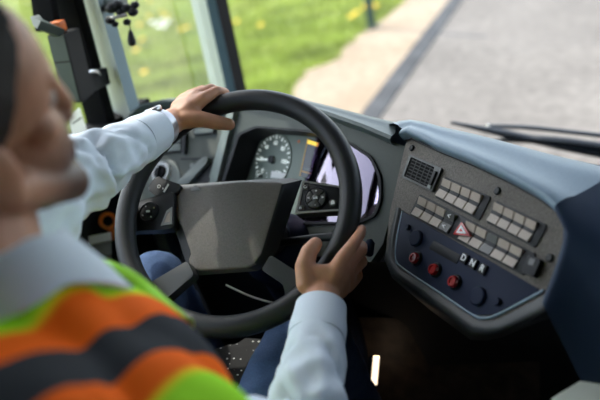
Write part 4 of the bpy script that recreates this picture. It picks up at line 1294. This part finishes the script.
loft(bm, rows); bmesh.ops.recalc_face_normals(bm, faces=bm.faces[:]); obj('collar', bm, m_shirt, shirt)

# --- reflective vest: shell over the shirt, open V in front, armholes cut
me = fuse(torso_bm(.018), .006, 10)
bm = NB(); bm.from_mesh(me)
X0 = NECK[0]
allg = lambda: bm.verts[:] + bm.edges[:] + bm.faces[:]
ARX_R, ARX_L = X0 + .222, X0 - .210
bmesh.ops.bisect_plane(bm, geom=allg(), plane_co=(ARX_R, 0, .9), plane_no=(1, 0, .12), clear_outer=True)
bmesh.ops.bisect_plane(bm, geom=allg(), plane_co=(ARX_L, 0, .9), plane_no=(-1, 0, .12), clear_outer=True)
bmesh.ops.bisect_plane(bm, geom=allg(), plane_co=(0, 0, .56), plane_no=(0, 0, -1), clear_outer=True)
VZ, VS = .78, .26                     # V point height and slope of the neckline
for sx in (1, -1):
    bmesh.ops.bisect_plane(bm, geom=allg(), plane_co=(X0, 0, VZ), plane_no=(sx, 0, -VS))
bmesh.ops.bisect_plane(bm, geom=allg(), plane_co=(X0, NECK[1], 1.0), plane_no=(0, 1, 0))
bmesh.ops.bisect_plane(bm, geom=allg(), plane_co=(X0 + .006, 0, 0), plane_no=(1, 0, 0)); bmesh.ops.bisect_plane(bm, geom=allg(), plane_co=(X0 - .006, 0, 0), plane_no=(1, 0, 0))
dl = []
for f in bm.faces:
    c = f.calc_center_median()
    if c.y > NECK[1]:
        if abs(c.x - X0) < max(.006, (c.z - VZ) * VS): dl.append(f)
    elif (c.x - X0) ** 2 + (c.y - NECK[1]) ** 2 < .078 ** 2 and c.z > .98: dl.append(f)
bmesh.ops.delete(bm, geom=dl, context='FACES')
bmesh.ops.solidify(bm, geom=bm.faces[:], thickness=.002)
for v in bm.verts:
    v.co += v.normal * .004 * noise.noise(v.co * 16)
mv = bpy.data.materials.new('hi_vis_bands'); mv.use_nodes = True
nt = mv.node_tree; b = nt.nodes['Principled BSDF']; b.inputs['Roughness'].default_value = .8; b.inputs['Specular IOR Level'].default_value = .1
tc = nt.nodes.new('ShaderNodeTexCoord'); sp = nt.nodes.new('ShaderNodeSeparateXYZ'); nt.links.new(tc.outputs['Object'], sp.inputs[0])
sb = nt.nodes.new('ShaderNodeMath'); sb.operation = 'SUBTRACT'; sb.inputs[1].default_value = X0 - PR[0]; nt.links.new(sp.outputs['X'], sb.inputs[0])
ab = nt.nodes.new('ShaderNodeMath'); ab.operation = 'ABSOLUTE'; nt.links.new(sb.outputs[0], ab.inputs[0])
mr = nt.nodes.new('ShaderNodeMath'); mr.operation = 'MULTIPLY'; mr.inputs[1].default_value = 1 / .25; nt.links.new(ab.outputs[0], mr.inputs[0])
cr = nt.nodes.new('ShaderNodeValToRGB'); cr.color_ramp.interpolation = 'LINEAR'
LIME, YEL, ORA, GRY = (.40, .86, .03, 1), (.95, .78, .02, 1), (1.0, .15, .006, 1), (.035, .038, .045, 1)
VB = [(0, LIME), (.080, LIME), (.084, YEL), (.089, ORA), (.116, ORA), (.117, GRY), (.153, GRY), (.154, ORA), (.176, ORA), (.181, YEL), (.185, LIME)]
el = cr.color_ramp.elements
el[0].position = 0; el[0].color = LIME; el[1].position = 1; el[1].color = LIME
for p, c in VB[1:]:
    e = el.new(p / .25); e.color = c
nt.links.new(mr.outputs[0], cr.inputs['Fac']); nt.links.new(cr.outputs['Color'], b.inputs['Base Color'])
vest = obj('safety_vest', bm, mv, person)
# bindings along the neckline
def snap(x, z, front=True):
    """front surface of the vest at x,z"""
    o = vest; org = Vector((x, -.2 if front else -1.0, z)) - Vector(PR)
    hit, loc, nrm, _ = o.ray_cast(org, Vector((0, -1 if front else 1, 0)))
    return np.array(loc) + PR if hit else None


for sx, mat in ((-1, m_binding), (1, m_bindd)):
    pts = []
    for k in range(40):
        z = .70 + .30 * k / 39
        x = X0 + sx * (max(.008, (z - VZ) * VS) + .004)
        p = snap(x, z)
        if p is not None: pts.append(p + np.array([0, .002, 0]))
    bm = NB()
    if len(pts) > 3: tube(bm, pts, .0065 if sx < 0 else .004, 8)
    if len(pts) > 3: obj('vest_binding', bm, mat, vest, label='maroon edge binding' if sx < 0 else 'dark green edge binding')

# loose left front edge of the vest with its maroon lining
stn = [((60, 258, .745), (66, 246, .775), (70, 243, .79)), ((85, 280, .75), (91, 262, .775), (97, 256, .79)), ((110, 294, .755), (116, 279, .772), (126, 267, .79)), ((133, 302, .75), (136, 293, .765), (150, 283, .78)), ((150, 308, .735), (154, 304, .752), (172, 303, .76)), ((176, 318, .735), (182, 318, .745), (194, 322, .75))]
lin, fro = [], []
cols_ = [smooth_path([at(*st[k]) for st in stn], 6) for k in range(3)]
for a_, b_, c_ in zip(*cols_):
    lin.append([a_ - np.array([0, .012, .03]), a_, a_ * .5 + b_ * .5 + np.array([0, 0, .003]), b_])
    fro.append([b_, b_ * .5 + c_ * .5 + np.array([0, 0, .004]), c_, c_ + np.array([-.012, .012, -.02]), c_ + np.array([-.03, .012, -.06])])
for nm, rw, mt in (('vest_lining', lin, m_binding), ('vest_front_edge', fro, M('lime_vest_cloth', LIME[:3], .7))):
    bm = NB(); loft(bm, rw); bmesh.ops.recalc_face_normals(bm, faces=bm.faces[:]); bmesh.ops.solidify(bm, geom=bm.faces[:], thickness=.0015)
    obj(nm, bm, mt, vest, label='maroon lining' if nm == 'vest_lining' else None)

# --- trousers
bm = NB()
ellip(bm, (.05, -.50, .545), (.182, .137, .115), seg=32)
for h, k, a, t in LEGS:
    h, k, a = np.array(h), np.array(k), np.array(a)
    capsule(bm, h, .092, k, .064, 24); capsule(bm, k, .064, a, .055, 24)
me = fuse(bm, .008, 8)
bm = NB(); bm.from_mesh(me)
bmesh.ops.bisect_plane(bm, geom=bm.verts[:] + bm.edges[:] + bm.faces[:], plane_co=(0, 0, .13), plane_no=(0, 0, -1), clear_outer=True)
for v in bm.verts:
    v.co += v.normal * (.006 * noise.noise(v.co * 14) + .003 * noise.noise(v.co * 40))
obj('trousers', bm, m_trouser, person)
for h, k, a, t in LEGS:
    bm = NB(); capsule(bm, np.array(a) + [0, -.03, -.07], .042, np.array(t) + [0, .06, -.005], .036, 18)
    bmesh.ops.bisect_plane(bm, geom=bm.verts[:] + bm.edges[:] + bm.faces[:], plane_co=(0, 0, .004), plane_no=(0, 0, -1), clear_outer=True)
    obj('shoe', bm, m_black, person)

# --- watch on the left wrist
wc = WL - dLn * .043
watch = thing('wristwatch', 'silver metal wristwatch on the driver wrist at the top of the wheel', 'watch', wc - [0, 0, .03])
t = dLn; u = perp(t); v = np.cross(t, u)
bm = NB(); rings = []
for r, h in ((.0305, -.009), (.0325, -.009), (.033, 0), (.0325, .009), (.0305, .009)):
    rings.append([wc + t * h + (u * cos(2 * pi * k / 48) + v * sin(2 * pi * k / 48)) * r for k in range(48)])
loft(bm, rings, True); bmesh.ops.recalc_face_normals(bm, faces=bm.faces[:]); obj('bracelet', bm, m_silver, watch)
upv = at(166, 106, dL - .04) - wc; upv -= t * (upv @ t); upv /= np.linalg.norm(upv)
bm = NB(); lathe(bm, wc + upv * .031, upv, t, [(.0, 0), (.0155, 0), (.0165, .003), (.0155, .007), (.0135, .008), (.013, .007)], 32); cs = obj('case', bm, m_silver, watch)
bm = NB(); lathe(bm, wc + upv * .031, upv, t, [(.0132, .005), (.0132, .0072), (0, .0074)], 32); obj('dial', bm, m_blackg, cs)

# ------------------------------------------------------------------ light
w = bpy.data.worlds.new('sky'); SC.world = w; w.use_nodes = True
nt = w.node_tree; bg = nt.nodes['Background']
sky = nt.nodes.new('ShaderNodeTexSky'); sky.sky_type = 'NISHITA'; sky.sun_disc = False
SUN = np.array([-.5, .30, .85]); SUN /= np.linalg.norm(SUN)
sky.sun_elevation = math.asin(SUN[2]); sky.sun_rotation = math.atan2(SUN[0], SUN[1]); sky.dust_density = 2.0; sky.air_density = 1.0
hs = nt.nodes.new('ShaderNodeHueSaturation'); hs.inputs['Saturation'].default_value = .55
nt.links.new(sky.outputs[0], hs.inputs['Color']); nt.links.new(hs.outputs[0], bg.inputs[0]); bg.inputs[1].default_value = .47
sl = bpy.data.lights.new('sun', 'SUN'); sl.energy = 2.7; sl.angle = radians(.8); sl.color = (1, .93, .82)
so = bpy.data.objects.new('sun', sl); COL.objects.link(so); so.rotation_euler = Vector(SUN).to_track_quat('Z', 'Y').to_euler(); so.location = (-6, 1, 8)

# ------------------------------------------------------------------ camera
cd = bpy.data.cameras.new('camera'); co_ = bpy.data.objects.new('camera', cd); COL.objects.link(co_)
co_.matrix_world = Matrix([[*RC[i], CAM[i]] for i in range(3)] + [[0, 0, 0, 1]])
cd.sensor_width = 36; cd.sensor_fit = 'HORIZONTAL'; cd.lens = F * 36 / 600; cd.clip_start = .02; cd.clip_end = 300
cd.dof.use_dof = True; cd.dof.focus_distance = 1.26; cd.dof.aperture_fstop = 2.3
SC.camera = co_
SC.view_settings.view_transform = 'Standard'; SC.view_settings.look = 'None'; SC.view_settings.gamma = 1; SC.view_settings.exposure = 0.6
SC.cycles.use_denoising = True
SC.cycles.max_bounces = 8; SC.cycles.transparent_max_bounces = 16; SC.cycles.sample_clamp_indirect = 8
